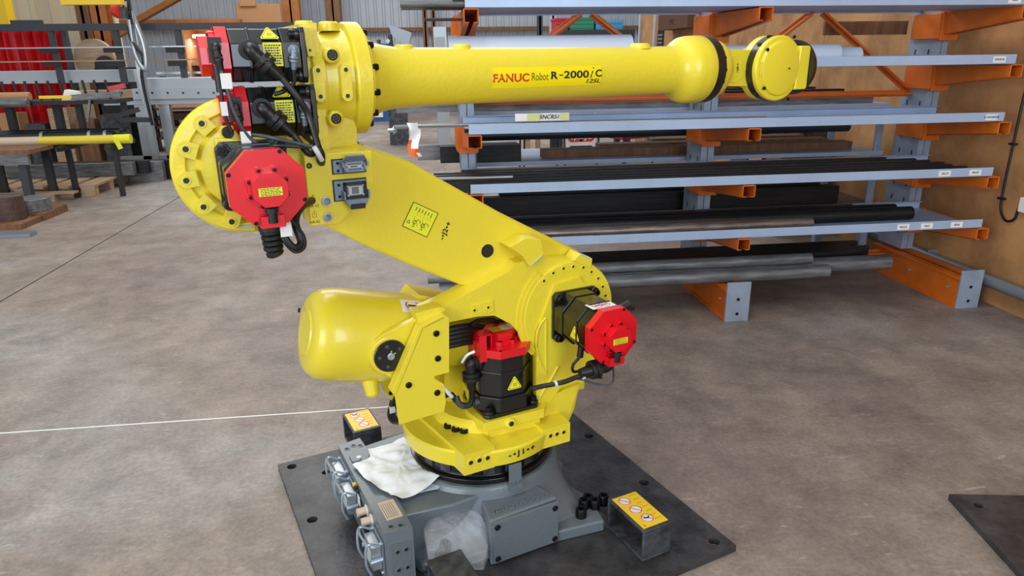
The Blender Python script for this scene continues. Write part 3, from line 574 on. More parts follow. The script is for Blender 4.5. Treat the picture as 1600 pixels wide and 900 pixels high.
# storage shelving behind the machine
t = thing('storage_shelving', 'brown shelving full of boards seen between machine legs and robot', 'shelving', (-2.9, 10.2, 0))
for x in (hit(232, 170, 1, 10).x, hit(330, 170, 1, 10).x, hit(460, 170, 1, 10).x): m = MB(); m.box(x, x+.08, 10, 10.1, 0, 1.15, DFRM); m.box(x, x+.08, 10.7, 10.8, 0, 1.15, DFRM); m.build('upright', t)
for yy in (168, 184, 197, 214): z_ = hit(280, yy, 1, 10).z; m = MB(); m.box(hit(228, yy, 1, 10).x, hit(470, yy, 1, 10).x, 10.0, 10.8, z_-.035, z_, TIMB if yy != 184 else DFRM); m.build('shelf_board', t)
for i, (x0, x1, yy, hh, mt, nm, lb) in enumerate(((246, 264, 197, .08, CARD, 'cardboard_box', 'brown box on the middle shelf behind the pale machine legs'), (300, 322, 197, .07, LGREY, 'grey_part', 'grey part on the middle shelf left of the robot shoulder'), (248, 272, 214, .08, CREAM, 'cream_box', 'cream box on the lower shelf behind the pale machine legs'), (246, 300, 184, .07, TIMB, 'board_stack', 'stack of brown boards on the upper shelf behind machine'))):
    z_ = hit(280, yy, 1, 10).z; m = MB(); m.box(hit(x0, yy, 1, 10).x, hit(x1, yy, 1, 10).x, 10.1, 10.5, z_+.001, z_+hh, mt); single(m, nm, lb, nm.split('_')[-1])
m = MB(); q = hit(197, 148, 1, 9.6); m.box(q.x-.1, q.x+.12, 9.6, 9.75, q.z-.33, q.z-.02, WHT); m.box(q.x-.1, q.x+.12, 9.598, 9.6, q.z-.33, q.z-.18, ORW); m.box(q.x-.11, q.x+.13, 9.6, 9.76, 0, q.z-.335, TIMB); single(m, 'orange_white_box', 'small orange and white carton behind the pale machine', 'carton')
for k in range(5): m = MB(); x = hit(20+38*k, 170, 1, 8.9).x; m.box(x, x+.25, 8.5, 8.75, 0, (.75, .6, .8, .65, .7)[k], (CARD, BRK, WARMG, TIMB, BRK)[k]); single(m, 'storage_crate', ('brown crate low at the far left below the red curtain', 'dark crate second from left below the red curtain', 'pale crate behind the bar stand centre', 'wooden crate behind right half of bar stand', 'dark crate nearest the pale machine legs')[k], 'crate')
# things seen over the forearm
m = MB(); a, b = hit(577, 172, 1, 14.6), hit(622, 186, 1, 14.6); m.box(a.x, b.x, 14.6, 15.1, 0, a.z+.15, CBLUE); m.box(a.x+.1, a.x+.3, 14.58, 14.6, .1, .4, WHT); single(m, 'blue_machine_base', 'dark blue box standing on the floor below the forearm', 'box')
t = thing('bench_machine', 'blue and grey bench machine with slanted plate, above left end of forearm', 'machine', (-.5, 10, 0))
m = MB(); a, b, c, d = (hit(x, y, 1, 10) for x, y in ((607, 38), (643, 51), (638, 74), (612, 56))); v = [a, b, c, d]; m.add(v+[p+Vector((0, .25, 0)) for p in v], [(0, 1, 2, 3), (7, 6, 5, 4), (0, 4, 5, 1), (1, 5, 6, 2), (2, 6, 7, 3), (3, 7, 4, 0)], ZINC); m.build('slanted_plate', t)
m = MB(); m.tube([hit(x, y, 1, 10) for x, y in ((589, 68), (600, 70), (607, 72), (616, 78))], .03, CBLUE); m.cyl(hit(592, 62, 1, 10), hit(593, 85, 1, 10), .03, BRK, n=12); m.cyl(hit(609, 54, 1, 10), hit(612, 75, 1, 10), .035, BRK, n=12); q = hit(606, 64, 1, 9.95); m.cyl(q, q+Vector((0, .05, 0)), .03, WHT, n=16); m.build('handle_lever', t)
m = MB(); a, b = hit(590, 76, 1, 10), hit(640, 76, 1, 10); m.box(a.x, b.x, 10, 10.4, .75, a.z, CBLUE); m.box(a.x+.1, b.x-.1, 10.05, 10.35, 0, .75, BRK); m.build('machine_body', t)
m = MB(); pbox(m, 677, 42, 698, 70, 9, .3, SILV, True); pbox(m, 679, 58, 695, 80, 8.98, .03, LGREY); single(m, 'grey_cabinet', 'grey cabinet left of the white pipes', 'cabinet')
# crates on a dark shelf, chairs, banner: behind the rack
t = thing('dark_shelving', 'dark shelving carrying three plastic crates behind the rack', 'shelving', (2.3, 7.6, 0))
a, b = hit(872, 47, 1, 7.6), hit(992, 47, 1, 7.6); zt = a.z
m = MB(); m.box(a.x, b.x, 7.6, 8.2, zt-.05, zt, DFRM); m.box(a.x, b.x, 7.6, 8.2, zt-.6, zt-.56, DFRM); m.build('shelf_board', t)
for x in (a.x, b.x-.08):
    m = MB(); m.box(x, x+.08, 7.6, 7.68, 0, zt-.05, DFRM); m.box(x, x+.08, 8.12, 8.2, 0, zt-.05, DFRM); m.build('upright', t)
for x0, x1, y0, mt, lb in ((869, 888, 28, CREDC, 'red plastic crate, leftmost of three on dark shelving'), (890, 929, 27, GREEN, 'green plastic crate, middle one on the dark shelving'), (931, 974, 33, CSKY, 'sky blue box, rightmost of three on dark shelving')):
    p_, q_ = hit(x0+.6, y0, 1, 7.65), hit(x1-.6, y0, 1, 7.65); m = MB(); m.box(p_.x, q_.x, 7.65, 8.05, zt+.001, p_.z, mt); m.box(p_.x-.01, q_.x+.01, 7.64, 8.06, p_.z-.03, p_.z, mt)
    for k in range(3): m.box(p_.x-.003, q_.x+.003, 7.643, 7.65, zt+.02+.05*k, zt+.03+.05*k, mt)
    if mt is CSKY: m.box(p_.x+.35*(q_.x-p_.x), p_.x+.6*(q_.x-p_.x), 7.64, 7.65, zt+.04, p_.z-.05, WHT)
    single(m, 'plastic_crate', lb, 'crate', bevel=.004)
def chair(px, lb, rot):
    q = hit(px, 213, 2, .44); t = thing('chair', lb, 'chair', (q.x, q.y, 0))
    def P(x, y, z): c_, s_ = math.cos(rot), math.sin(rot); return (q.x+x*c_-y*s_, q.y+x*s_+y*c_, z)
    m = MB(); v = [P(x, y, z) for z in (.43, .48) for x, y in ((-.24, -.22), (.24, -.22), (.22, .22), (-.22, .22))]; m.add(v, [(0, 3, 2, 1), (4, 5, 6, 7), (0, 1, 5, 4), (1, 2, 6, 5), (2, 3, 7, 6), (3, 0, 4, 7)], CHRED); m.build('seat', t, bevel=.015)
    m = MB(); v = [P(x, y, z) for z in (.62, .92) for x, y in ((-.21, .24), (.21, .24), (.21, .27), (-.21, .27))]; m.add(v, [(0, 3, 2, 1), (4, 5, 6, 7), (0, 1, 5, 4), (1, 2, 6, 5), (2, 3, 7, 6), (3, 0, 4, 7)], CHRED); m.build('backrest', t, bevel=.015)
    for sx in (-1, 1):
        m = MB(); m.tube([P(sx*.24, .28, .92), P(sx*.24, .23, .50), P(sx*.25, .24, 0)], .013, BLKM); m.build('rear_leg', t)
        m = MB(); m.tube([P(sx*.26, .22, .64), P(sx*.27, -.15, .66), P(sx*.26, -.24, .58), P(sx*.25, -.23, .44), P(sx*.26, -.24, 0)], .013, BLKM); m.build('front_leg', t)
chair(846, 'dark red chair left of the banner behind the rack', .0); chair(977, 'dark red chair right of the banner behind the rack', .5)
t = thing('banner', 'white banner with red and navy logo patches between two chairs', 'banner', (2.0, 7.1, 0))
a, b = hit(886, 185, 1, 7.1), hit(930, 225, 1, 7.1); m = MB(); m.box(a.x, b.x, 7.1, 7.12, .05, 1.1, WHT); m.box(a.x, b.x, 7.05, 7.2, 0, .05, SILV); m.build('banner_cloth', t)
for i, x in enumerate((a.x+.12, b.x-.12)):
    for j in range(4):
        zz = .22+.17*j; m = MB(); mt = REDINK if j % 2 else mat('navy_print', (24, 34, 80), .5)
        m.prism([(x-.10, zz-.03), (x-.07, zz-.06), (x+.07, zz-.06), (x+.10, zz-.03), (x+.10, zz+.03), (x+.07, zz+.06), (x-.07, zz+.06), (x-.10, zz+.03)], 'Y', 7.097, 7.10, mt); m.text('opal', .09, plate_matrix((x, 7.0968, zz+.005), (0, -1, 0), (0, 0, 1)), WHT, bold=.003); m.build('logo_patch', t)
for k, (px, mt) in enumerate(((822, WARMG), (838, CARD), (1008, WARMG), (1019, CREAM), (1027, WHT))):
    q = hit(px, 205, 1, 7.9); m = MB(); m.box(q.x, q.x+.06, 7.9, 8.0, 0, 1.0, mt); single(m, 'timber_offcut', ('pale upright timber left of the left red chair', 'brown upright timber behind the left red chair', 'pale upright timber right of the right red chair', 'cream upright timber near the brown wall', 'white upright strip near the brown wall')[k], 'timber')
# right wall: door trim and wall case
m = MB()
for px in (999, 1022):
    q = hit(px, 60, 0, 3.11); m.box(3.10, 3.125, q.y-.03, q.y+.03, 0, 2.3, LGREY)
m.box(3.10, 3.125, hit(1022, 60, 0, 3.11).y, hit(999, 60, 0, 3.11).y, 2.25, 2.3, LGREY); struct(m.build('door_1'))
a, b = hit(1037, 30, 0, 3.0), hit(1083, 40, 0, 3.0); m = MB(); m.box(2.93, 3.125, b.y, a.y, b.z-.02, a.z+.05, mat('dark_brown_case', (90, 54, 34), .6)); m.text('PVC', .10, plate_matrix((2.929, (a.y+b.y)/2, (a.z+b.z)/2), (-1, 0, 0), (0, 0, 1)), INK); m.bm.faces.ensure_lookup_table(); single(m, 'wall_case', 'dark brown long case fixed high on the brown wall left of middle column', 'case')
q = hit(1031, 62, 0, 3.11); m = MB(); m.box(3.112, 3.125, q.y-.12, q.y+.12, q.z-.14, q.z+.12, BLKM); [m.box(3.110, 3.112, q.y-.09, q.y+.09, q.z-.10+.05*k, q.z-.08+.05*k, SILV) for k in range(4)]; single(m, 'wall_panel', 'small black slotted panel on the brown wall', 'panel')
for k, (px, py_) in enumerate(((1170, 203), (1195, 206), (1228, 200), (1250, 208))):
    q = hit(px, py_+12, 0, 2.85); m = MB(); m.box(2.62, 3.0, q.y-.16, q.y+.16, q.z, q.z+.10+.03*(k % 2), (BRK, TIMB, BLKM, BRK)[k]); m.box(2.62, 3.0, q.y-.16, q.y+.16, 0, q.z-.001, (CARD, BRK, CARD, TIMB)[k]); single(m, 'wall_box', ('dark box farthest along the brown wall behind the rack', 'box second farthest along the brown wall behind the rack', 'box third along the brown wall behind the rack', 'box nearest along the brown wall behind the rack')[k], 'box')

# ------------------------------------------------------------------ steel floor plates
def steel_plate(name, label, poly, holes, z1, rz, loc=(0, 0, 0)):
    cu = bpy.data.curves.new('p', 'CURVE'); cu.dimensions = '2D'; cu.fill_mode = 'BOTH'; cu.extrude = z1/2
    def sp(pts):
        s_ = cu.splines.new('POLY'); s_.points.add(len(pts)-1); s_.use_cyclic_u = True
        for i, p in enumerate(pts): s_.points[i].co = (p[0], p[1], 0, 1)
    sp(poly)
    for hx, hy, r in holes: sp([(hx+r*math.cos(a*math.pi/10), hy+r*math.sin(a*math.pi/10)) for a in range(20)])
    o = bpy.data.objects.new('p', cu); C.objects.link(o); bpy.context.view_layer.update()
    me = bpy.data.meshes.new_from_object(o.evaluated_get(bpy.context.evaluated_depsgraph_get())); bpy.data.objects.remove(o)
    m = MB(); m.add([(v.co.x, v.co.y, v.co.z+z1/2) for v in me.vertices], [tuple(p.vertices) for p in me.polygons], PLATE)
    o = m.build(name, org=(0, 0, 0)); o.rotation_euler.z = rz; o.location = loc
    return tag(o, label, 'plate')
PT = .022
hl = [(hr(x, y, 2, PT).x, hr(x, y, 2, PT).y, .017) for x, y in ((456, 729), (488, 812), (603, 689), (920, 681), (1006, 754), (1116, 846))]+[(hr(509, 738, 2, PT).x, hr(509, 738, 2, PT).y, .014)]
steel_plate('floor_plate', 'large dark steel plate carrying the yellow robot', [(-.583, -.593), (.568, -.593), (.568, .520), (-.583, .520)], hl, PT, YK)
a = [hit(x, y, 2, .022) for x, y in ((1483, 772), (1760, 756), (1900, 1100), (1597, 897))]
d1 = (a[3]-a[0]).normalized(); d2 = Vector((-d1.y, d1.x, 0)); A0 = a[0]
pl = [(0, 0), (1.1, 0), (1.1, .9), (0, .9)]
ang = math.atan2(d1.y, d1.x)
steel_plate('floor_plate', 'dark oil-stained steel plate at the bottom right corner of the floor', pl, [(.06, .06, .014)], .022, ang, (A0.x, A0.y, 0))

# ------------------------------------------------------------------ the robot
RB = thing('industrial_robot', 'big yellow six-axis robot arm on grey base, red and black motors, arm stretched right', 'robot', (0, 0, 0), YK)
BASE = None
# --- base casting: lofted from a four-footed outline to the round top
def footr(th):
    c, s_ = math.cos(th), math.sin(th)
    px = .27 if c > 0 else .33
    ex = 8; r = 1/(abs(c/px)**ex+abs(s_/.30)**ex)**(1/ex)
    return min(r, .43)
m = MB(); n = 72; v = []; f = []
prof = [(.215, 0, .236), (.213, 0, .243), (.200, .02, .246), (.180, .08, .246), (.155, .17, .246), (.128, .30, .246), (.103, .43, .246), (.082, .57, .246), (.067, .74, .246), (.060, .98, .246), (.052, 1, .246), (PT, 1, .246)]
for z, g, rt in prof:
    for i in range(n):
        th = 2*math.pi*i/n; rb = footr(th)
        # scallop between the feet on the right side
        if math.cos(th) > .8: rb -= .04*(1-abs(math.sin(th))/.6)**1 if abs(math.sin(th)) < .6 else 0
        r = rt*(1-g)+rb*g; v.append((r*math.cos(th), r*math.sin(th), z))
for j in range(len(prof)-1):
    for i in range(n): k = (i+1) % n; f.append((j*n+i, j*n+k, (j+1)*n+k, (j+1)*n+i))
f.append(tuple(range(n))); f.append(tuple((len(prof)-1)*n+i for i in range(n))[::-1])
m.add(v, f, GREY, True)
m.prism([(-.40, -.20), (-.20, -.23), (-.05, -.22), (-.05, .22), (-.20, .23), (-.40, .20)], 'Z', PT, .196, GREY)
# pocket ribs flanking the cable box
m.prism([(-.125, -.328), (.105, -.320), (.06, -.15), (-.09, -.15)], 'Z', PT, .178, GREY)
m.prism([(.10, -.33), (.255, -.352), (.285, -.23), (.24, -.10), (.1, -.15)], 'Z', PT, .062, GREY)
m.prism([(.215, -.15), (.255, -.10), (.25, -.03), (.20, -.04)], 'Z', PT, .13, GREY)
BASE = m.build('base_casting', RB, bevel=.010, seg=3, ang=50)
m = MB(); m.prism([(-.415, -.275), (-.338, -.285), (-.330, -.05), (-.330, .05), (-.338, .25), (-.415, .235)], 'Z', PT, .205, GREY)
m.box(-.40, -.345, -.285, -.276, .05, .165, GREY)
for x, z in ((-.385, .14), (-.385, .08), (-.36, .14), (-.36, .08)): m.hole((x, -.2855, z), (0, -1, 0), .006, GREY)
for x, y in ((-.39, -.255), (-.365, -.262), (-.395, .20), (-.37, .21), (-.35, .20)): m.hole((x, y, .2052), (0, 0, 1), .007, GREY)
m.box(-.392, -.345, -.225, -.135, .2051, .2058, CREAM)
for k in range(6): m.box(-.388+.006*k, -.386+.006*k, -.218, -.145, .2058, .2060, GREY)
m.box(-.40, -.375, .105, .15, .205, .211, GREY); m.cyl((-.375, .125, .211), (-.375, .125, .2115), .008, WHT, n=16)
REAR = m.build('rear_terminal_box', RB, bevel=.006, seg=2)
m = MB(); m.box(-.118, .098, -.336, -.326, .032, .172, GREY)
for x, z in ((-.105, .155), (.085, .155), (-.105, .047), (.085, .047)): m.bolt((x, -.336, z), (0, -1, 0), .009, .005)
m.build('base_cover_plate', RB, bevel=.002)
m = MB(); m.text('7222-5C01  HH2-VOISI1', .017, plate_matrix((-.012, -.300, .1782), (0, 0, 1), (0, 1, 0)), GREY, sx=1.05, bold=.0014, depth=.0003)
ret = bmesh.ops.extrude_face_region(m.bm, geom=list(m.bm.faces)); bmesh.ops.translate(m.bm, vec=(0, 0, .0045), verts=[g for g in ret['geom'] if isinstance(g, bmesh.types.BMVert)])
m.build('cast_lettering', RB)
def footbolts(pts, nm='foot_bolt'):
    for x, y, z in pts:
        m = MB(); m.bolt((x, y, z), (0, 0, 1), .0175, .034); m.build(nm, RB)
footbolts([(hr(x, y, 2, .092).x, hr(x, y, 2, .092).y, .058) for x, y in ((908, 794), (912.5, 780), (929.5, 780), (943, 773), (919, 774))])
footbolts([(-.262, -.285, .062), (-.235, -.255, .062)])
# --- fork pockets
def pocket(x0, x1, y0, y1, sticker, lab, flip=False):
    zt = .128; t_ = .010
    m = MB(); o_ = [(y0, PT), (y1, PT), (y1, zt), (y0, zt)]
    m.box(x0, x1, y0, y1, PT+.0005, PT+t_, BRK); m.box(x0, x1, y0, y1, zt-t_, zt, BRK); m.box(x0, x1, y0, y0+t_, PT+t_, zt-t_, BRK); m.box(x0, x1, y1-t_, y1, PT+t_, zt-t_, BRK)
    ob = tag(m.build('fork_pocket', RB, bevel=.0035, seg=3), lab)
    if sticker:
        m = MB(); sx0, sx1, sy0, sy1 = x0+.008, x1-.006, y0+.012, y1-.012; zz = zt+.0004
        m.box(sx0, sx1, sy0, sy1, zt, zz, LAB2)
        for k in range(3):
            c = (sx0+(.32 if not flip else .36)*(sx1-sx0)+.006*(k), sy1-(k+.55)*(sy1-sy0)/3.3, zz)
            m.lathe([(0, .0195), (.0003, .0195)], c, (0, 0, 1), WHT, 28); m.lathe([(.0004, .0165), (.0006, .0165), (.0006, .019), (.0004, .019)], c, (0, 0, 1), REDINK, 28, False)
            m.bar((c[0]-.012, c[1]+.012, zz+.0008), (c[0]+.012, c[1]-.012, zz+.0008), .002, .0004, REDINK)
            if k == (0 if flip else 2):
                m.bar((c[0]-.010, c[1]+.004, zz+.0011), (c[0]+.004, c[1]-.001, zz+.0011), .005, .0004, INK); m.bar((c[0]+.004, c[1]-.001, zz+.0011), (c[0]+.009, c[1]+.007, zz+.0011), .004, .0004, INK)
        for k in range(7): m.box(sx1-.032+.001*(k % 2), sx1-.006-.003*(k % 3), sy1-.012-k*.021, sy1-.010-k*.021, zz, zz+.0003, ORG)
        m.text('!', .012, plate_matrix((sx0+.012, sy0+.01, zz), (0, 0, 1), (0, 1, 0)), INK, bold=.0006)
        tag(m.build('lifting_sticker', ob), 'yellow sticker with three round prohibition signs')
    return ob
pocket(.272, .375, -.522, -.338, True, 'right-hand fork pocket')
pocket(-.320, -.215, .425, .590, True, 'far left fork pocket', True)
pocket(-.322, -.220, -.520, -.338, False, 'near fork pocket')
pocket(.272, .375, .43, .59, False, 'far right fork pocket')
for x0, x1, y0, y1 in ((.225, .29, -.345, -.255), (-.31, -.24, -.345, -.25), (.225, .30, .25, .435), (-.31, -.23, .235, .43)):
    m = MB(); m.box(x0, x1, y0, y1, PT+.0005, PT+.014, BRK); m.bar(((x0+x1)/2, y1, .05), ((x0+x1)/2, y0, .03), x1-x0-.01, .012, BRK); m.build('pocket_bracket', RB, bevel=.002)
# --- rear connectors facing left
def heavy_connector_rear(y0, y1, z0, z1, x=-.415):
    m = MB(); m.box(x-.006, x, y0, y1, z0, z1, ZINC)
    m.box(x-.034, x-.006, y0+.012, y1-.012, z0+.018, z1-.014, SILV); m.box(x-.036, x-.030, y0+.02, y1-.02, z0+.03, z1-.03, PIN)
    ob = m.build('connector_housing', REAR, bevel=.0025)
    m = MB()
    for yy in (y0+.006, y1-.006):
        m.tube([(x-.012, yy, z1-.01), (x-.045, yy, z1+.004), (x-.052, yy, (z0+z1)/2), (x-.040, yy, z0+.012)], .0036, BLUEZ, 8)
        m.cyl((x-.006, yy, (z0+z1)/2), (x-.04, yy, (z0+z1)/2), .007, BLUEZ, n=12)
    m.tube([(x-.045, y0+.006, z1+.004), (x-.052, (y0+y1)/2, z1+.012), (x-.045, y1-.006, z1+.004)], .0036, SILV, 8)
    for yy, zz in ((y0+.01, z0+.008), (y1-.01, z0+.008), (y0+.01, z1-.006), (y1-.01, z1-.006)): m.bolt((x-.006, yy, zz), (-1, 0, 0), .005, .005, BLUEZ)
    m.build('locking_lever', REAR)
heavy_connector_rear(.10, .21, .09, .185); heavy_connector_rear(-.01, .095, .075, .175); heavy_connector_rear(-.262, -.165, .055, .165)
m = MB(); m.box(-.4185, -.415, -.10, .0, .06, .16, BLKM); m.box(-.420, -.418, -.03, .0, .135, .17, WHT)
m.cyl((-.415, .02, .185), (-.425, .02, .185), .007, LAB2, n=12); m.cyl((-.415, .0, .185), (-.427, .0, .185), .007, BLKM, n=12); m.cyl((-.415, -.02, .185), (-.425, -.02, .185), .006, BLKM, n=12); m.build('control_panel', REAR, bevel=.001)
for y in (-.095, -.145):
    m = MB(); m.cyl((-.40, y, .165), (-.445, y, .165), .012, CREAM, n=12); m.cyl((-.415, y, .165), (-.418, y, .165), .017, WHT, n=20); tag(m.build('tape_plug', REAR), 'cream taped plug')
# --- gear ring and stop bracket
m = MB(); m.lathe([(.0, .228), (.018, .230), (.022, .214), (.072, .214)], (0, 0, .214), (0, 0, 1), BLK, 72)
for k in range(20):
    a_ = 2*math.pi*k/20; c, s_ = math.cos(a_), math.sin(a_)
    m.bar((.216*c, .216*s_, .242), (.216*c, .216*s_, .278), .034, .006, BRK, up=(c, s_, 0))
m.build('gear_ring', RB, bevel=.002)
q = [hr(x, y, 1, -.245) for x, y in ((792, 730), (815, 724), (813, 757), (794, 761))]
m = MB(); xa, xb = q[3].x, q[2].x; m.box(xa, xb, -.254, -.250, .215, .285, GREY); m.box(xa, xb, -.262, -.244, .200, .218, GREY)
for x in (xa+.006, (xa+xb)/2, xb-.006): m.hole((x, -.2545, .225), (0, -1, 0), .002, GREY)
m.build('stop_bracket', RB, bevel=.001)

# --- turret
m = MB(); m.lathe([(0, .242), (.003, .247), (.05, .252), (.056, .247), (.0562, .0)], (0, 0, .285), (0, 0, 1), CAST, 96, True)
m.prism([(-.160, -.238), (-.062, -.238), (-.062, -.05), (.0, .0), (-.02, .1), (-.20, .10), (-.185, -.02)], 'Z', .285, .352, CAST)
m.prism([(.110, -.222), (.205, -.222), (.215, -.06), (.16, -.03), (.100, -.10)], 'Z', .287, .352, CAST)
for x in (-.138, -.111, -.085): m.hole((x, -.2385, .322), (0, -1, 0), .008, CAST)
for x in (.135, .158, .182): m.hole((x, -.2225, .325), (0, -1, 0), .007, CAST)
m.lathe([(0, .20), (.006, .175), (.04, .17), (.05, .16)], (.02, .0, .338), (0, 0, 1), CAST, 72)
for k in range(3): p = hr((700, 712, 725)[k], (664, 669, 671.5)[k], 2, .36); m.bolt((p.x, p.y, .350), (0, 0, 1), .013, .014)
m.text('\u2205', .014, plate_matrix((hr(737, 673, 2, .352).x, hr(737, 673, 2, .352).y, .352), (0, 0, 1), (0, 1, 0)), INK)
TUR = m.build('turret_base', RB, bevel=.007, seg=3)
def rim(x, y, z, r_=.2525, zc=.315, a0=None):
    ph = a0+x/r_; return Vector((r_*math.cos(ph), r_*math.sin(ph), zc+y))
p = hr(812, 711, 1, -.235); A1 = math.atan2(-.235, p.x)
m = MB(); m.text('- \u2022 J 1 \u2022 +', .024, None, INK, sx=1.1, bold=.0008, warp=lambda x, y, z: rim(x, y, z, zc=.318, a0=A1), spacing=.95)
m.build('axis_mark', TUR)
# motor pedestal
m = MB(); m.prism([(-.07, -.185), (.13, -.192), (.20, -.10), (.20, .05), (-.05, .05), (-.085, -.09)], 'Z', .375, .404, CAST)
m.prism([(-.045, -.17), (.125, -.175), (.17, -.08), (.17, .05), (-.05, .05), (-.06, -.09)], 'Z', .34, .377, CAST)
p = hr(797, 662, 1, -.19); m.cyl((p.x, -.12, .365), (p.x, -.198, p.z+.004), .020, CAST, r1=.017, n=28, c=.003); m.lathe([(0, .008), (.004, .008)], (p.x, -.198, p.z+.004), (0, -1, 0), INK, 20)
m.cyl((p.x, -.13, .34), (p.x, -.14, .375), .035, CAST, n=28)
m.build('motor_pedestal', RB, bevel=.006, seg=3)
# side wall that carries the J2 drive
YW_ = -.135
pts_ = lambda *a_: [hr(x, y, 1, -.153) for x, y in a_]
m = MB()
wall = [(652, 497), (694, 478), (796, 424), (806, 411), (838, 404), (893, 404), (930, 425), (944, 455), (946, 500), (938, 545), (915, 590), (903, 612), (897, 640), (884, 668), (846, 690), (838, 655), (836, 560), (820, 530), (798, 506), (772, 493), (745, 495), (704, 503), (668, 520)]
m.py(wall, YW_, -.05, CAST)
m.lathe([(0, .155), (.052, .158), (.06, .154)], (.245, -.085, .687), (0, -1, 0), CAST, 72)         # drive ring
for k in range(9):
    px, py_ = ((850, 439), (864.5, 426.7), (880.5, 419.5), (895.7, 416.7), (911.5, 418), (924, 425), (934.7, 435), (941.7, 448), (946, 462))[k]
    q = hr(px, py_, 1, -.1455); m.hole((q.x, -.1455, q.z), (0, -1, 0), .0045, CAST)
m.py([(866, 446), (906, 432), (912, 444), (940, 452), (947, 520), (936, 560), (905, 590), (880, 600), (852, 640), (838, 640), (838, 560), (846, 500)], -.152, -.13, CAST)
m.py([(905, 600), (893, 640), (880, 668), (848, 682), (835, 655), (868, 615)], -.150, -.10, CAST)
m.py([(738, 478), (770, 470), (771, 487), (739, 496)], -.139, -.13, CAST)
for px, py_ in ((741.5, 485), (763, 480.5)): q = hr(px, py_, 1, -.1392); m.hole((q.x, -.1392, q.z), (0, -1, 0), .0045, CAST)
m.py([(648, 490), (652, 498), (655, 513), (690, 498), (696, 482), (686, 480)], -.15, -.10, CAST)
m.py([(700, 480), (830, 480), (850, 560), (850, 640), (700, 640)], .02, .05, CAST)
m.box(.13, .36, -.06, .05, .36, .66, CAST)
m.prism([(-.06, -.05), (.26, -.06), (.30, .06), (-.04, .08)], 'Z', .34, .45, CAST)
for r_, y_ in ((.178, -.1395), (.166, -.143)):
    P_ = [(.245+r_*math.cos(a_), .687+r_*math.sin(a_)) for a_ in [R(128+5*k) for k in range(20)]]+[(.245+(r_-.02)*math.cos(a_), .687+(r_-.02)*math.sin(a_)) for a_ in [R(128+5*k) for k in range(19, -1, -1)]]
    m.prism(P_, 'Y', y_, -.13, CAST)
m.tube(pts_((853, 497), (846, 505), (839, 520), (838, 540), (843, 563), (850, 578), (853, 583), (853, 540), (853, 500)), .0028, CAST, 8)
m.tube(pts_((832, 640), (848, 612), (862, 590), (872, 572)), .004, CAST, 8)
WALL = m.build('turret_side_wall', RB, bevel=.006, seg=3)
# far side wall of the turret, carrying the balancer on its far side
m = MB(); m.prism([(-.36, .60), (-.30, .70), (-.12, .72), (.10, .60), (.14, .36), (-.20, .34), (-.28, .45)], 'Y', .14, .18, CAST); m.build('turret_far_wall', RB, bevel=.006)
# balancer ear with black trunnion cap
m = MB(); m.py([(586, 532), (600, 522), (650, 498), (668, 508), (650, 560), (632, 600), (612, 592), (594, 580), (583, 560)], -.135, -.115, CAST)
q = hr(610, 556, 1, -.14); m.cyl((q.x, -.02, q.z), (q.x, -.138, q.z), .056, CAST, n=40, c=.003)
m.build('balancer_bearing_arm', RB, bevel=.004, seg=2)
m = MB(); m.cyl((q.x, -.136, q.z), (q.x, -.144, q.z), .046, BLK, n=40, c=.001); m.bolt((q.x, -.144, q.z), (0, -1, 0), .010, .004, SILV)
for k in range(5): a_ = k*1.2566+.6; m.bolt((q.x+.031*math.cos(a_), -.144, q.z+.031*math.sin(a_)), (0, -1, 0), .005, .002, BRK)
for a_ in (.5, 1.4): m.bar((q.x, -.1445, q.z), (q.x+.016*math.cos(a_), -.1445, q.z+.016*math.sin(a_)), .003, .001, PIN, up=(0, 1, 0))
m.build('trunnion_cap', RB)
# balancer drum
a0, a1 = Vector((-.515, .005, .712)), Vector((-.02, .005, .585)); dr = a1-a0; L_ = dr.length
m = MB(); m.lathe([(-.004, 0), (-.004, .062), (0, .066), (.002, .098), (.012, .112), (.03, .124), (.06, .131), (.10, .133), (.28, .133), (.345, .131), (.36, .120), (.37, .085), (L_-.03, .075), (L_, .06)], a0, dr, YEL, 80)
bz = a0+dr.normalized()*.155; m.cyl(bz+Vector((0, -.05, -.08)), bz+Vector((.004, -.075, -.162)), .026, YEL, r1=.020, n=28, c=.008)
tb = a0+dr.normalized()*.33; m.prism([(tb.x-.03, tb.z+.105), (tb.x+.005, tb.z+.145), (tb.x+.13, tb.z+.100), (tb.x+.13, tb.z-.02), (tb.x, tb.z)], 'Y', -.02, .10, YEL)
m.bolt(a0+Vector((-.004, -.05, -.02)), -dr, .007, .004)
m.bolt(a0+Vector((-.001, .05, .05)), -dr, .007, .004)
DRUM = m.build('balancer_drum', RB, bevel=0)
n1 = Vector((.25, -.35, .95)).normalized(); n1 = (n1-dr.normalized()*n1.dot(dr.normalized())).normalized()
def on_drum(s, t):                                     # s along the drum, t round it from the top
    d_ = dr.normalized(); side = d_.cross(n1); r_ = .1338; g = t/r_
    return a0+d_*s+(n1*math.cos(g)+side*math.sin(g))*r_
m = MB(); v = []; nn = 8
for i in range(nn+1):
    for k in range(nn+1): v.append(on_drum(.235+.07*i/nn, .055+.05*k/nn-.06))
m.add(v, [(i*(nn+1)+k, i*(nn+1)+k+1, (i+1)*(nn+1)+k+1, (i+1)*(nn+1)+k) for i in range(nn) for k in range(nn)], WHT)
c0 = on_drum(.27, .02)+n1*.001; m.lathe([(0, .022), (.0004, .022), (.0004, .018), (0, .018)], c0, n1, REDINK, 28, False); m.bar(c0-dr.normalized()*.014, c0+dr.normalized()*.014, .006, .001, INK, up=n1)
m.build('warning_sticker', DRUM)
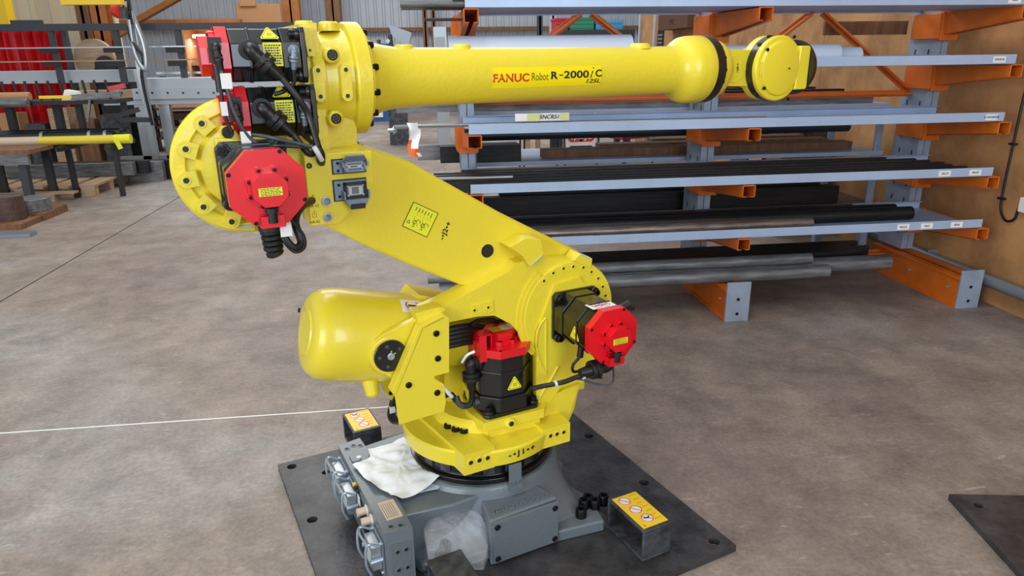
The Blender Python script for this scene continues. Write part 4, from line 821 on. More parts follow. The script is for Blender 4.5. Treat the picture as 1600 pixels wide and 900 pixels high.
# sheet metal cover with bolts
m = MB(); YC = -.178
pl_ = [(617, 617), (624, 664), (694, 643), (697, 628), (694, 600), (679, 592), (679, 588), (702, 582), (702, 497), (696, 493), (660, 512)]
m.py(pl_, YC, YC+.004, YEL); m.py([(656, 511), (662, 514), (618, 620), (612, 613)], YC, YC+.035, YEL); m.py([(655, 511), (695, 492), (694, 498), (660, 515)], YC, YC+.04, YEL)
COV = m.build('side_cover', RB, bevel=.0012)
for px, py_ in ((681.5, 521), (684, 560), (638.5, 601.5), (683, 613.5)):
    q = hr(px, py_, 1, YC); m = MB(); m.lathe([(0, .009), (.003, .009), (.005, .006)], (q.x, YC, q.z), (0, -1, 0), BOLT, 16); m.build('cover_bolt', COV)
m = MB(); m.py([(592, 590), (618, 592), (630, 600), (612, 626), (600, 612)], -.06, -.05, YEL); q = hr(610, 614, 1, -.061); m.bolt((q.x, -.061, q.z), (0, -1, 0), .006, .004); m.build('lower_lug', RB, bevel=.002)

# --- servo motors
def octa(h, c): return [(-h+c, -h), (h-c, -h), (h, -h+c), (h, h-c), (h-c, h), (-h+c, h), (-h, h-c), (-h, -h+c)]
def warn_tri(m, o, nrm, up, s):
    M = plate_matrix(o, nrm, up)
    def tri(r, z, mt):
        pts = []
        for k in range(3):
            a_ = math.pi/2+k*2*math.pi/3; c = Vector((math.cos(a_), math.sin(a_)))*(r*.84)
            for j in (-1, 0, 1): b_ = a_+j*.8; pts.append(c+Vector((math.cos(b_), math.sin(b_)))*r*.16)
        v = [M@Vector((p.x, p.y, z)) for p in pts]+[M@Vector((p.x, p.y, z-.0004)) for p in pts]; n_ = len(pts)
        m.add(v, [tuple(range(n_)), tuple(range(2*n_-1, n_-1, -1))]+[(i, (i+1) % n_, (i+1) % n_+n_, i+n_) for i in range(n_)], mt)
    tri(s, .0006, LAB); tri(s*.84, .0008, INK); tri(s*.76, .0010, LAB)
    for k in (-1, 0, 1):
        for j in range(4):
            x = k*s*.16; m.add([M@Vector((x+(.03*s if j % 2 else -.03*s), -.22*s+j*.11*s, .0013)), M@Vector((x+.05*s+(.03*s if j % 2 else -.03*s), -.22*s+j*.11*s, .0013)), M@Vector((x+.05*s+(-.03*s if j % 2 else .03*s), -.11*s+j*.11*s, .0013)), M@Vector((x+(-.03*s if j % 2 else .03*s), -.11*s+j*.11*s, .0013))], [(0, 1, 2, 3)], INK)
def label_rect(m, o, nrm, up, w_, h_, mt=LAB, rows=7, ink=INK):
    M = plate_matrix(o, nrm, up); rr = random.Random(int(w_*1e4))
    m.add([M@Vector((a*w_/2, b*h_/2, z)) for z in (.0002, .0008) for a, b in ((-1, -1), (1, -1), (1, 1), (-1, 1))], [(0, 1, 2, 3), (7, 6, 5, 4), (0, 4, 5, 1), (1, 5, 6, 2), (2, 6, 7, 3), (3, 7, 4, 0)], mt)
    for k in range(rows):
        y = h_*(.38-.76*k/max(1, rows-1)); x = -w_*.42
        while x < w_*.36:
            l_ = w_*rr.uniform(.04, .14); th_ = h_*.22/rows
            m.add([M@Vector(p) for p in ((x, y-th_, .0010), (x+l_, y-th_, .0010), (x+l_, y+th_, .0010), (x, y+th_, .0010))], [(0, 1, 2, 3)], ink); x += l_+w_*.03
def elbow_plug(root, name, base, out, away, r, lab=None, mt=RUB, mt2=BLKM, L1=.05, ringr=1.5):
    """round flange on the motor, elbow, ribbed nut and strain relief"""
    b_, o_, a_ = Vector(base), Vector(out).normalized(), Vector(away).normalized()
    m = MB(); m.cyl(b_, b_+o_*r*.55, r*1.45, mt2, n=28, c=.001); m.cyl(b_+o_*r*.55, b_+o_*r*1.1, r*1.15, mt2, n=24)
    k = b_+o_*r*1.5
    m.tube([b_+o_*r*.6, k, k+a_*r*.9, k+a_*(r*.9+L1*.3)], r*.95, mt, 16)
    p = k+a_*(r*.8+L1*.25); m.cyl(p, p+a_*L1*.22, r*ringr, mt2, n=10, c=.001); m.cyl(p+a_*L1*.26, p+a_*L1*.5, r*(ringr-.05), mt2, n=18, c=.001)
    m.cyl(p+a_*L1*.5, p+a_*L1*1.1, r*.9, mt, r1=r*.65, n=16)
    ob = m.build(name, root)
    return ob, p+a_*L1*1.1
def motor(M, h, L, label=None, tris=(), rates=(), encl=True, bracket=-90, flange=1.0, body_scale=1.0, enc=.52):
    """M: local frame, z out of the flange. h: half width. L: length to the outer face of the red cap"""
    c = h*.50; fh = h*flange
    m = MB(); m.T = M
    fo = [(-fh+.012, -fh), (fh-.012, -fh), (fh, -fh+.012), (fh, fh-.012), (fh-.012, fh), (-fh+.012, fh), (-fh, fh-.012), (-fh, -fh+.012)]
    m.prism(fo, 'Z', 0, .012, BLK)
    m.prism(octa(h*.97, c*1.02), 'Z', .012, L*.28, BLK); m.prism(octa(h*.93*body_scale, c*1.05), 'Z', L*.28, L-.026, BLK)
    m.prism(octa(h*.965*body_scale, c*1.05), 'Z', L*.62, L*.66, BLK)
    for sx in (-1, 1):
        for sy in (-1, 1):
            m.cyl((sx*(fh-.016), sy*(fh-.016), .012), (sx*(fh-.016), sy*(fh-.016), .022), .015, BLK, n=20)
    body = tag(m.build('servo_motor', RB, bevel=.0025), label)
    for sx in (-1, 1):
        for sy in (-1, 1): m = MB(); m.T = M; m.bolt((sx*(fh-.016), sy*(fh-.016), .022), (0, 0, 1), .0105, .012); m.build('flange_bolt', body)
    m = MB(); m.T = M; oo = octa(h, h*.56)
    m.prism(oo, 'Z', L-.024, L, RED)
    for i in range(0, 8, 2):
        x = (oo[i][0]+oo[i-1][0])/2*.93; y = (oo[i][1]+oo[i-1][1])/2*.93; m.bolt((oo[i][0]*.93, oo[i][1]*.93, L), (0, 0, 1), .0045, .0016, BOLT)
    cap = tag(m.build('end_cap', body, bevel=.0018), 'red octagonal end cap')
    m = MB(); m.T = M; e = h*enc
    m.prism(octa(e, e*.52), 'Z', L, L+.012, RED); m.prism(octa(e*.86, e*.5), 'Z', L+.012, L+.034, RED)
    for k in range(8):
        a_ = math.pi/8+k*math.pi/4; r_ = e*1.0; m.cyl((r_*math.cos(a_), r_*math.sin(a_), L), (r_*math.cos(a_), r_*math.sin(a_), L+.012), .007, RED, n=14)
        m.bolt((r_*math.cos(a_), r_*math.sin(a_), L+.012), (0, 0, 1), .0035, .0015, BOLT)
    if encl:
        m.text('FANUC', e*.27, Matrix.Translation((0, e*.42, L+.0342)), RED, sx=1.3, bold=.0006, depth=.0006)
        label_rect(m, (0, -e*.08, L+.034), (0, 0, 1), (0, 1, 0), e*1.15, e*.42, LAB, 5)
    m.build('encoder_cover', body, bevel=.0015)
    if bracket is not None:
        m = MB(); m.T = M@Matrix.Rotation(R(bracket+90), 4, 'Z')
        m.box(-h*.32, h*.32, -h*1.04, -h*.98, L-.028, L+.022, RED); m.box(-h*.32, h*.32, -h*1.0, -h*.72, L+.018, L+.022, RED); m.box(-h*.32, -h*.29, -h*1.0, -h*.72, L, L+.022, RED); m.box(h*.29, h*.32, -h*1.0, -h*.72, L, L+.022, RED)
        m.build('connector_guard', body, bevel=.001)
        m = MB(); m.T = M@Matrix.Rotation(R(bracket+90), 4, 'Z'); m.cyl((0, -h*.55, L+.02), (0, -h*.9, L+.02), .010, RUB, n=14); m.cyl((0, -h*.5, L+.02), (0, -h*.62, L+.02), .013, BLKM, n=14); m.build('encoder_plug', body)
    for o_, n_, u_, s_ in tris: m = MB(); m.T = M; warn_tri_local(m, o_, n_, u_, s_); m.build('heat_warning_label', body)
    for o_, n_, u_, w_, h_ in rates: m = MB(); m.T = M; label_rect(m, o_, n_, u_, w_, h_, LAB, 8); m.build('rating_label', body)
    return body
def warn_tri_local(m, *a_): warn_tri(m, *a_)
def frame(o, z, y): return plate_matrix(o, z, y)
q2 = .7071
# J2: lying, pointing at the camera
J2c = (.255, -.152, .682)
M2 = frame(J2c, (0, -1, 0), (0, 0, 1)); h2 = .079; L2 = .210
MJ2 = motor(M2, h2, L2, 'lower right motor lying on its side', tris=[((-h2*.93-.0005, -.012, .125), (-1, 0, 0), (0, 1, 0), .026)])
m = MB(); m.T = M2; m.add([(-.005+a*.040, h2*.93+.0004, .150+b*.022) for a, b in ((-1, -1), (1, -1), (1, 1), (-1, 1))], [(0, 1, 2, 3)], WHT)
for s_ in (-1, 1):
    m.lathe([(0, .0135), (.0004, .0135), (.0004, .0155), (0, .0155)], (-.005+s_*.013, h2*.93+.0006, .150), (0, 1, 0), REDINK, 24, False)
    m.box(-.005+s_*.013-.009, -.005+s_*.013+.009, h2*.93+.0008, h2*.93+.001, .147, .153, INK)
m.build('round_prohibition_sticker', MJ2)
pw, e2 = elbow_plug(MJ2, 'power_connector', M2@Vector((.006, -h2*1.0, L2-.035)), (0, 0, -1), (-1, .05, -.05), .019, L1=.055)
m = MB(); s2 = M2@Vector((-.035, -h2*.9, .10)); m.tube([s2, s2+Vector((0, 0, -.022)), s2+Vector((-.012, 0, -.035)), s2+Vector((-.028, 0, -.05)), s2+Vector((-.026, 0, -.07)), s2+Vector((0, .01, -.08))], .0045, RUB)
m.cyl(s2+Vector((0, 0, .004)), s2+Vector((-.004, 0, -.028)), .010, BLKM, n=12); m.build('brake_lead', MJ2)
m = MB(); bb = M2@Vector((.05, h2*.75, L2-.04)); m.cyl(bb, bb+Vector((.03, 0, .01)), .012, BLKM, n=14); m.cyl(bb+Vector((.02, .0, .0)), bb+Vector((.05, .01, -.01)), .008, BLKM, n=12); m.build('eye_bolt', MJ2)
# J3
J3c = (-.615, -.152, 1.180)
M3 = frame(J3c, (0, -1, 0), (0, 0, 1)); h3 = .077; L3 = .200
MJ3 = motor(M3, h3, L3, 'shoulder motor with a big red octagonal face')
m = MB(); b3 = M3@Vector((.0, -h3*1.02, L3-.03)); m.cyl(b3, b3+Vector((0, 0, -.018)), .026, BLKM, n=20, c=.002)
for k in range(4): m.cyl(b3+Vector((0, 0, -.014-.012*k)), b3+Vector((.001, 0, -.024-.012*k)), .024-.001*k, RUB, n=20, c=.002)
m.cyl(b3+Vector((0, 0, -.06)), b3+Vector((.004, 0, -.074)), .019, RUB, n=20, c=.004); m.build('power_connector', MJ3)
# J1: upright
M1 = frame((.034, -.083, .404), (0, 0, 1), (0, 1, 0)); h1 = .094; L1_ = .212
MJ1 = motor(M1, h1, L1_, 'upright motor on the turret front', encl=False, bracket=180, flange=.98, body_scale=.98, enc=.58,
            tris=[((.006, -h1*.915-.0008, .095), (0, -1, 0), (0, 0, 1), .026)], rates=[((-h1*.915-.0008, .0, .11), (-1, 0, 0), (0, 0, 1), .05, .062)])
m = MB(); m.T = M1
m.box(-.093, -.090, -.060, -.012, L1_-.03, L1_+.046, RED); m.box(-.093, -.052, -.060, -.012, L1_+.043, L1_+.046, RED); m.box(-.055, -.052, -.060, -.012, L1_, L1_+.046, RED); m.box(-.093, -.07, -.063, -.060, L1_-.035, L1_+.046, RED)
m.build('upright_guard', MJ1, bevel=.001)
m = MB(); m.T = M1; label_rect(m, (-.012, .0, L1_+.034), (0, 0, 1), (0, 1, 0), .035, .034, LAB2, 4); label_rect(m, (.022, .0, L1_+.034), (0, 0, 1), (0, 1, 0), .03, .034, WHT, 4); m.build('cap_label', MJ1)
m = MB(); for_ = M1@Vector((h1*.92, -.03, L1_-.03)); m.cyl(for_, for_+Vector((.02, 0, 0)), .012, BLKM, n=14); m.build('side_plug', MJ1)
pw1, e1 = elbow_plug(MJ1, 'power_connector', M1@Vector((-h1*.90, -.03, L1_-.045)), (-1, -.1, 0), (0, -.05, -1), .018, L1=.05)
m = MB(); bb = M1@Vector((-h1*.92, -.03, .035)); m.tube([bb, bb+Vector((-.02, 0, 0)), bb+Vector((-.045, 0, -.005)), bb+Vector((-.065, 0, .01)), bb+Vector((-.07, .01, .03))], .0095, BRK, 12); m.cyl(bb+Vector((.002, 0, 0)), bb+Vector((-.018, 0, 0)), .016, BRK, n=14); m.build('brake_connector', MJ1)
# J4 and J5: behind the forearm casting, stacked
YN = -.160
for (pt, pb, pr, pc, nm) in ((41, 131, 481, 343, 'upper one of the two stacked shoulder motors'), (134, 218, 489, 362, 'lower one of the two stacked shoulder motors')):
    za, zb = hr(430, pt, 1, YN).z, hr(430, pb, 1, YN).z; xr, xl = hr(pr, 100, 1, YN).x, hr(pc, 100, 1, YN).x; zc = (za+zb)/2
    h4 = (za-zb)/2*1.0; M4 = frame((xr, YN+h4, zc), (-1, 0, 0), (0, 0, 1)); L4 = xr-xl
    # local x points at the camera, local y up
    mo = motor(M4, h4, L4, nm, encl=False, bracket=None, enc=.80,
               tris=[((h4*.70+.001, h4*.70+.001, .075), (q2, q2, 0), (-q2, q2, 0), .022)], rates=[((h4*.93+.0008, .002, .073), (1, 0, 0), (0, 1, 0), .040, .050)])
    b4 = M4@Vector((h4*.93, .012, .122)); _, e4 = elbow_plug(mo, 'power_connector', b4, (0, -1, 0), (.72, -.1, -.75), .0150, L1=.052)
    b5 = M4@Vector((h4*.93, .01, .028)); _, e5 = elbow_plug(mo, 'brake_connector', b5, (0, -1, 0), (-.15, 0, -1), .0085, mt=CONN, mt2=CONN, L1=.026, ringr=1.3)
    m = MB(); g = M4@Vector((h4*.90, .012, L4+.004)); m.box(g.x-.014, g.x+.014, g.y-.006, g.y, g.z-.026, g.z+.026, BLKM); m.build('encoder_socket', mo)
    _, e6 = elbow_plug(mo, 'encoder_connector', g+Vector((0, -.006, .006)), (0, -1, 0), (.1, 0, -1), .0085, L1=.03, ringr=1.15)
    m = MB(); m.tube([e4, e4+Vector((.03, -.01, -.045)), e4+Vector((.05, -.01, -.09 if zc > 1.4 else -.03)), (-.478, -.225, 1.238)], .0075, RUB); m.build('motor_lead', mo)
    m = MB(); m.tube([e5, e5+Vector((-.004, 0, -.03)), e5+Vector((-.03, -.01, -.045)), e5+Vector((-.05, -.01, -.05))] if zc > 1.4 else [e5, e5+Vector((-.005, 0, -.02)), (-.475, -.22, 1.238)], .005, RUB); m.build('brake_lead', mo)
    m = MB(); m.tube([e6, e6+Vector((.006, -.003, -.035)), e6+Vector((.018, -.006, -.10)), e6+Vector((.05, -.01, -.155)), e6+Vector((.11, -.015, -.165)), (-.485, -.225, 1.24)] if zc > 1.4 else [e6, e6+Vector((.01, 0, -.012)), e6+Vector((.05, -.01, -.02)), (-.49, -.225, 1.24)], .0045, BRK); m.build('encoder_lead', mo)
    m = MB(); cc = e6+Vector((.006, -.01, -.018)); m.box(cc.x-.011, cc.x+.011, cc.y-.001, cc.y, cc.z-.02, cc.z+.012, WHT); m.build('lead_tag', mo)
m = MB(); g = hr(342, 118, 1, -.15); m.cyl(g+Vector((0, 0, .02)), g, .011, BLKM, n=14); m.cyl(g, g+Vector((0, 0, -.035)), .0095, RUB, n=14); m.tube([g+Vector((0, 0, -.03)), g+Vector((0, 0, -.08)), g+Vector((.01, 0, -.12))], .004, RUB); m.box(g.x-.006, g.x+.008, g.y-.005, g.y-.004, g.z-.085, g.z-.055, WHT); m.build('hanging_plug', RB)
# --- cable harness below the shoulder
m = MB(); m.tube([(-.60, -.32, 1.095), (-.585, -.33, 1.055), (-.57, -.33, 1.04), (-.555, -.32, 1.05), (-.56, -.30, 1.09), (-.54, -.27, 1.115), (-.50, -.20, 1.115)], .009, RUB)
m.tube([(-.60, -.33, 1.07), (-.575, -.335, 1.035), (-.552, -.33, 1.04), (-.55, -.32, 1.065), (-.57, -.31, 1.10)], .004, RUB); m.box(-.600, -.576, -.346, -.345, 1.072, 1.097, WHT); m.build('cable_loop', RB)
m = MB(); m.tube([(-.482, -.22, 1.242), (-.474, -.22, 1.222), (-.468, -.19, 1.20), (-.45, -.15, 1.19)], .010, RUB); m.tube([(-.49, -.235, 1.242), (-.482, -.235, 1.225), (-.474, -.225, 1.21)], .006, TIE); m.build('cable_bundle', RB)

# --- lower arm link
m = MB(); YL = -.085
m.py([(462, 300), (475, 235), (560, 225), (640, 252), (700, 286), (780, 331), (850, 366), (905, 392), (925, 420), (930, 470), (890, 520), (830, 500), (790, 470), (735, 452), (660, 423), (580, 389), (505, 352), (480, 335)], YL, .10, YEL)
LINK = m.build('lower_arm', RB, bevel=.014, seg=4)
m = MB(); q = hr(761.5, 392, 1, YL); m.lathe([(0, .020), (.0006, .020)], (q.x, YL-.0004, q.z), (0, -1, 0), INK, 32)
m.ring((q.x, YL, q.z), (q.x, YL-.0015, q.z), .025, .020, YEL, 36); m.build('access_hole', LINK)
def on_link(px, py_, Y=YL-.0006): return hr(px, py_, 1, Y)
lu = (on_link(870, 385)-on_link(600, 235)).normalized(); ln = Vector((0, -1, 0)); lv = ln.cross(lu); 
q = on_link(696, 361); m = MB(); m.text('-\u2022J2\u2022+', .030, plate_matrix(q, ln, -lu if False else Vector((-.47, 0, .88))), INK, sx=1) ; m.bm.clear(); m.mats = []
p0, p1 = on_link(688, 378), on_link(704, 343); ax = (p1-p0).normalized(); upv = ln.cross(ax)
m.text('-\u2022J2\u2022+', .020, plate_matrix((p0+p1)/2, ln, upv), INK, sx=1.0, bold=.0006, spacing=1.12); m.build('axis_mark', LINK)
# diagram label
cs = [on_link(x, y) for x, y in ((646, 315), (685, 333), (667, 371), (628, 353))]
m = MB(); n_ = Vector((0, -1, 0)); c_ = sum(cs, Vector())/4; m.add([c+n_*.0006 for c in cs], [(0, 1, 2, 3)], INK); m.add([c_+(c-c_)*.95+n_*.0009 for c in cs], [(0, 1, 2, 3)], LAB)
eu = (cs[1]-cs[0]); ev = (cs[3]-cs[0])
def dl(a, b, c, d, w_=.0012): P_ = cs[0]+eu*a+ev*b+n_*.0013; Q_ = cs[0]+eu*c+ev*d+n_*.0013; m.bar(P_, Q_, w_, .0003, INK, up=n_)
for k in range(6): dl(.2+.12*k, .12, .2+.12*k, .26+.03*(k % 2), .002)
for k in range(2):
    b_ = .30+.32*k; dl(b_, .85, b_+.12, .85); dl(b_+.06, .85, b_+.04, .68); dl(b_+.04, .68, b_+.12, .55); dl(b_+.12, .55, b_+.24, .58); dl(b_+.24, .58, b_+.24, .66); dl(b_, .62, b_-.04, .46, .0006); dl(b_+.15, .70, b_+.2, .8, .0006)
    m.ring(cs[0]+eu*(b_+.05)+ev*.68+n_*.001, cs[0]+eu*(b_+.05)+ev*.68+n_*.0014, .006, .0045, INK, 16)
dl(.08, .80, .20, .80); dl(.08, .80, .14, .68); dl(.20, .80, .14, .68)
for k in range(5): dl(.3+.13*k, .35, .3+.13*k+.04, .42, .0006)
m.build('axis_diagram_label', LINK)
# stop block on the link top and the stop on the drive ring
m = MB(); m.py([(796, 386), (822, 372), (846, 374), (850, 398), (829, 418), (816, 400)], -.155, -.08, YEL); m.py([(829, 414), (847, 398.5), (848.5, 400), (830, 416.5)], -.1565, -.150, PIN)
m.build('stop_block', LINK, bevel=.0018)
m = MB(); m.py([(896, 408), (906, 396), (926, 404), (924, 421)], -.147, -.09, YEL); m.py([(908, 396.5), (923, 402), (922, 405), (907, 399)], -.148, -.10, PIN); m.build('stop_block', WALL, bevel=.003)

# --- shoulder (J3) housing
c3 = Vector((-.627, 0, 1.194))
m = MB(); m.lathe([(0, .150), (.10, .158), (.118, .158), (.126, .152), (.128, .128), (.120, .122), (.120, .104), (.134, .096), (.140, .0)], c3+Vector((0, .01, 0)), (0, -1, 0), CAST, 96)
for px, py_ in ((315, 193), (290, 233), (291, 282), (318, 323), (362, 346), (355, 206)):
    q = hr(px, py_, 1, -.130); dv = Vector((q.x-c3.x, 0, q.z-c3.z)).normalized(); sd = Vector((-dv.z, 0, dv.x))
    big = .0175
    pts = []
    for k in range(7): a_ = -math.pi/2+k*math.pi/6; pts.append(Vector((q.x, 0, q.z))+dv*big*math.cos(a_)+sd*big*math.sin(a_))
    pts += [Vector((q.x, 0, q.z))-dv*.024+sd*big*1.0, Vector((q.x, 0, q.z))-dv*.024-sd*big*1.0]
    m.prism([(p.x, p.z) for p in pts], 'Y', -.134, -.08, CAST); m.lathe([(0, .0065), (.0008, .0063)], (q.x, -.1342, q.z), (0, -1, 0), INK, 18); m.ring((q.x, -.134, q.z), (q.x, -.1358, q.z), .0095, .0066, CAST, 24)
q = hr(274, 242, 1, -.06); m.box(q.x-.006, q.x+.02, -.11, -.03, q.z-.02, q.z+.02, CAST)
m.py([(366, 350), (399, 346), (398, 361), (370, 359)], -.125, -.05, YEL)
J3 = m.build('shoulder_housing', RB, bevel=.005, seg=3)
m = MB(); m.py([(374, 353), (394, 351), (394, 356), (376, 358)], -.127, -.125, PIN); m.build('calibration_mark', J3)
q = hr(356, 207, 1, -.142); m = MB(); m.bolt((q.x, -.136, q.z), (0, -1, 0), .013, .010); m.build('plug_bolt', J3)
m = MB(); m.py([(335, 217), (352, 216), (470, 228), (472, 262), (462, 335), (430, 350), (366, 325), (352, 310), (343, 250)], -.15, -.13, CAST); m.build('motor_mounting_face', J3, bevel=.004)

# --- forearm housing above it
ZF = 1.378
m = MB()
m.lathe([(0, .118), (.004, .124), (.030, .124), (.034, .112), (.070, .116), (.098, .122), (.102, .134), (.106, .137), (.138, .137), (.141, .133)], (-.452, 0, ZF), (1, 0, 0), CAST, 96)
m.prism([(-.470, 1.505), (-.430, 1.508), (-.425, 1.20), (-.470, 1.19)], 'Y', -.105, .12, CAST)      # motor mounting flange
m.prism([(-.46, 1.36), (-.345, 1.36), (-.350, 1.20), (-.50, 1.16), (-.62, 1.10), (-.66, 1.2), (-.58, 1.28), (-.475, 1.29)], 'Y', -.075, .11, CAST)
m.lathe([(0, .024), (.014, .022), (.017, .018)], (-.443, -.03, 1.498), (0, 0, 1), CAST, 32); m.lathe([(0, .027), (.018, .024), (.022, .019)], (-.385, -.03, 1.492), (0, 0, 1), CAST, 32)
def capsule(px, py0, py1, r, Y):
    a_, b_ = hr(px, py0, 1, Y), hr(px+(4 if px < 520 else 3), py1, 1, Y); pts = []
    for k in range(9): g = math.pi*k/8; pts.append((a_.x+r*math.cos(g), a_.z-.0+r*math.sin(g)))
    for k in range(9): g = math.pi+math.pi*k/8; pts.append((b_.x+r*math.cos(g), b_.z+r*math.sin(g)))
    m.prism(pts, 'Y', Y, Y+.04, CAST)
    for e_ in (a_, b_): m.ring((e_.x, Y, e_.z), (e_.x, Y-.001, e_.z), .0075, .005, CAST, 20); m.lathe([(0, .005), (.0005, .005)], (e_.x, Y-.0003, e_.z), (0, -1, 0), INK, 16)
capsule(497, 110, 151, .0125, -.136); capsule(540.5, 109, 150, .0125, -.138)
for px, py_ in ((519, 86), (525, 185.5)):
    q = hr(px, py_, 1, -.132); m.cyl((q.x, -.06, q.z), (q.x, -.134, q.z), .0185, CAST, n=32, c=.004); m.ring((q.x, -.134, q.z), (q.x, -.136, q.z), .0125, .0085, BOLT, 24); m.lathe([(0, .0087), (.0005, .0086)], (q.x, -.1345, q.z), (0, -1, 0), INK, 6)
m.py([(474, 42), (489, 44), (493, 78), (492, 88), (482, 88), (478, 70)], -.128, -.08, CAST); m.py([(484, 168), (503, 172), (506, 218), (496, 220), (487, 205)], -.124, -.08, CAST)
for px, py_ in ((484.5, 78.5), (496, 183)): q = hr(px, py_, 1, -.1285); m.lathe([(0, .003), (.0006, .003)], (q.x, -.1285, q.z), (0, -1, 0), INK, 12)
FH = m.build('forearm_housing', RB, bevel=.005, seg=3)
m = MB(); m.tube([(-.36, .02, 1.24), (-.335, .0, 1.19), (-.315, -.02, 1.15)], .022, BRK); m.tube([(-.33, -.02, 1.21), (-.30, -.03, 1.165)], .010, ZINC); m.build('conduit_sleeve', RB)
# --- forearm tube with the flared ends
m = MB()
m.lathe([(0, .120), (.010, .120), (.012, .106), (.030, .093), (.06, .083), (.10, .077), (.16, .0755), (.50, .0735), (.80, .0725), (.985, .0722), (1.005, .0745), (1.020, .081), (1.034, .092), (1.048, .1005), (1.066, .1035), (1.085, .1045), (1.115, .105), (1.120, .102)], (-.312, 0, ZF), (1, 0, 0), CAST, 96)
for px, w_ in ((631, .030), (721, .030), (1000, .036)):
    q = hr(px, 74, 1, 0); m.lathe([(0, w_), (.012, w_*.82), (.0165, w_*.72)], (q.x, -.0, ZF+.066), (0, 0, 1), CAST, 32)
FA = m.build('forearm', RB, bevel=.0025, seg=2)
for k in range(12):
    a_ = k*math.pi/6+.26; m = MB(); m.bolt((-.312, .114*math.cos(a_), ZF+.114*math.sin(a_)), (1, 0, 0), .0085, .020); m.build('flange_bolt', FA)
XS = hr(856, 120, 1, -.074); rf = .0740; PH0 = (XS.z-ZF)/rf
def on_arm(x, y, z): g = PH0+y/rf; r_ = rf+.0006+z; return Vector((XS.x+x, -r_*math.cos(g), ZF+r_*math.sin(g)))
m = MB(); wl, wh = (hr(943, 120, 1, -.074).x-hr(768, 120, 1, -.074).x)/2, .0275; nn = 12
v = [on_arm(-wl+2*wl*i/nn, -wh+2*wh*k/nn, -.0002) for i in range(nn+1) for k in range(nn+1)]
m.add(v, [(i*(nn+1)+k, i*(nn+1)+k+1, (i+1)*(nn+1)+k+1, (i+1)*(nn+1)+k) for i in range(nn) for k in range(nn)], STICK)
def arm_text(s_, cx, cy, size, mt, **kw):
    m.text(s_, size, None, mt, warp=lambda x, y, z: on_arm(cx+x, cy+y, .0004), **kw)
X_ = lambda px: hr(px, 120, 1, -.074).x-XS.x
def arm_fit(s_, px0, px1, cy, h_, mt, **kw): arm_text(s_, (X_(px0)+X_(px1))/2, cy, .03, mt, fit=(X_(px1)-X_(px0), h_), **kw)
arm_fit('FANUC', 770.5, 827, .0, .0225, REDINK, bold=.0009)
arm_fit('Robot', 831, 857, .0015, .0205, INK, bold=-.0002)
arm_fit('R', 861, 872, .0035, .0205, INK, bold=.0010)
arm_fit('-', 873.5, 879.5, .0035, .0030, INK)
arm_fit('2000', 881, 920, .0045, .0205, INK, bold=.0007)
arm_fit('l', 922, 927, .0035, .019, INK, bold=.0005, font_shear=.3)
arm_fit('.', 926, 928.2, .0205, .0038, INK)
arm_fit('C', 930, 940, .0062, .0205, INK, bold=.0008)
arm_fit('125L', 917, 939, -.0150, .0120, INK, bold=.0006, font_shear=.2)
m.build('name_sticker', FA)
# --- wrist
X0 = .808
m = MB(); m.lathe([(0, .104), (.002, .1045), (.030, .1045), (.032, .102)], (X0, 0, ZF), (1, 0, 0), BLK, 96)
for k in range(16): a_ = k*math.pi/8; m.bolt((X0+.032, .094*math.cos(a_), ZF+.094*math.sin(a_)), (1, 0, 0), .007, .005)
m.build('seal_ring', RB)
m = MB(); m.lathe([(0, .098), (.010, .098), (.035, .090), (.06, .070), (.075, .056), (.16, .056)], (X0+.032, 0, ZF), (1, 0, 0), YEL, 72)
m.prism([(.875, ZF+.062), (.985, ZF+.058), (.985, ZF-.055), (.875, ZF-.052)], 'Y', -.055, .045, YEL)
m.py([(1127, 82), (1140, 83), (1138, 134), (1131, 135), (1125, 132)], -.072, -.05, YEL)
m.py([(1141, 90), (1150, 84), (1163, 98), (1162, 118), (1150, 130), (1140, 128)], -.058, -.05, YEL)
for px, py_ in ((1141.5, 88), (1138, 128.5)): q = hr(px-2, py_, 1, -.0725); m.lathe([(0, .002), (.0006, .002)], (q.x, -.0725, q.z), (0, -1, 0), INK, 10)
WR = m.build('wrist_neck', RB, bevel=.006, seg=3)
m = MB(); m.py([(1130, 103), (1135, 102), (1134, 120), (1129, 121)], -.076, -.072, PIN); m.build('calibration_mark', WR)
p0, p1 = hr(1152, 118, 1, -.0588), hr(1153.5, 94, 1, -.0588); ax = (p1-p0).normalized(); m = MB()
m.text('-\u2022J4\u2022+', .013, plate_matrix((p0+p1)/2, (0, -1, 0), Vector((0, -1, 0)).cross(ax)), INK, bold=.0003); m.build('axis_mark', WR)
cw = Vector((1.070, 0, ZF))
m = MB(); m.lathe([(0, .060), (.004, .068), (.045, .080), (.065, .098), (.072, .1035), (.100, .104)], cw+Vector((0, .045, 0)), (0, -1, 0), YEL, 96); m.build('wrist_housing', RB, bevel=.003)
m = MB(); m.lathe([(0, .1035), (.022, .1045), (.030, .1045)], cw+Vector((0, -.054, 0)), (0, -1, 0), BLK, 96)
for a_ in (1.9, 2.35, 4.0): m.box(cw.x+.1035*math.cos(a_)-.006, cw.x+.1035*math.cos(a_)+.006, -.082, -.072, cw.z+.1035*math.sin(a_)-.006, cw.z+.1035*math.sin(a_)+.006, BLK)
m.build('wrist_seal_ring', RB)
m = MB(); m.lathe([(0, .1035), (.014, .1035), (.018, .100), (.019, .088), (.027, .084), (.029, .078), (.030, .0)], cw+Vector((0, -.083, 0)), (0, -1, 0), YEL, 96)
for px, py_ in ((1199.5, 77.5), (1241, 57.5), (1194, 138), (1231, 154.5)):
    q = hr(px, py_, 1, -.109); m.bolt((q.x, -.107, q.z), (0, -1, 0), .0055, .005)
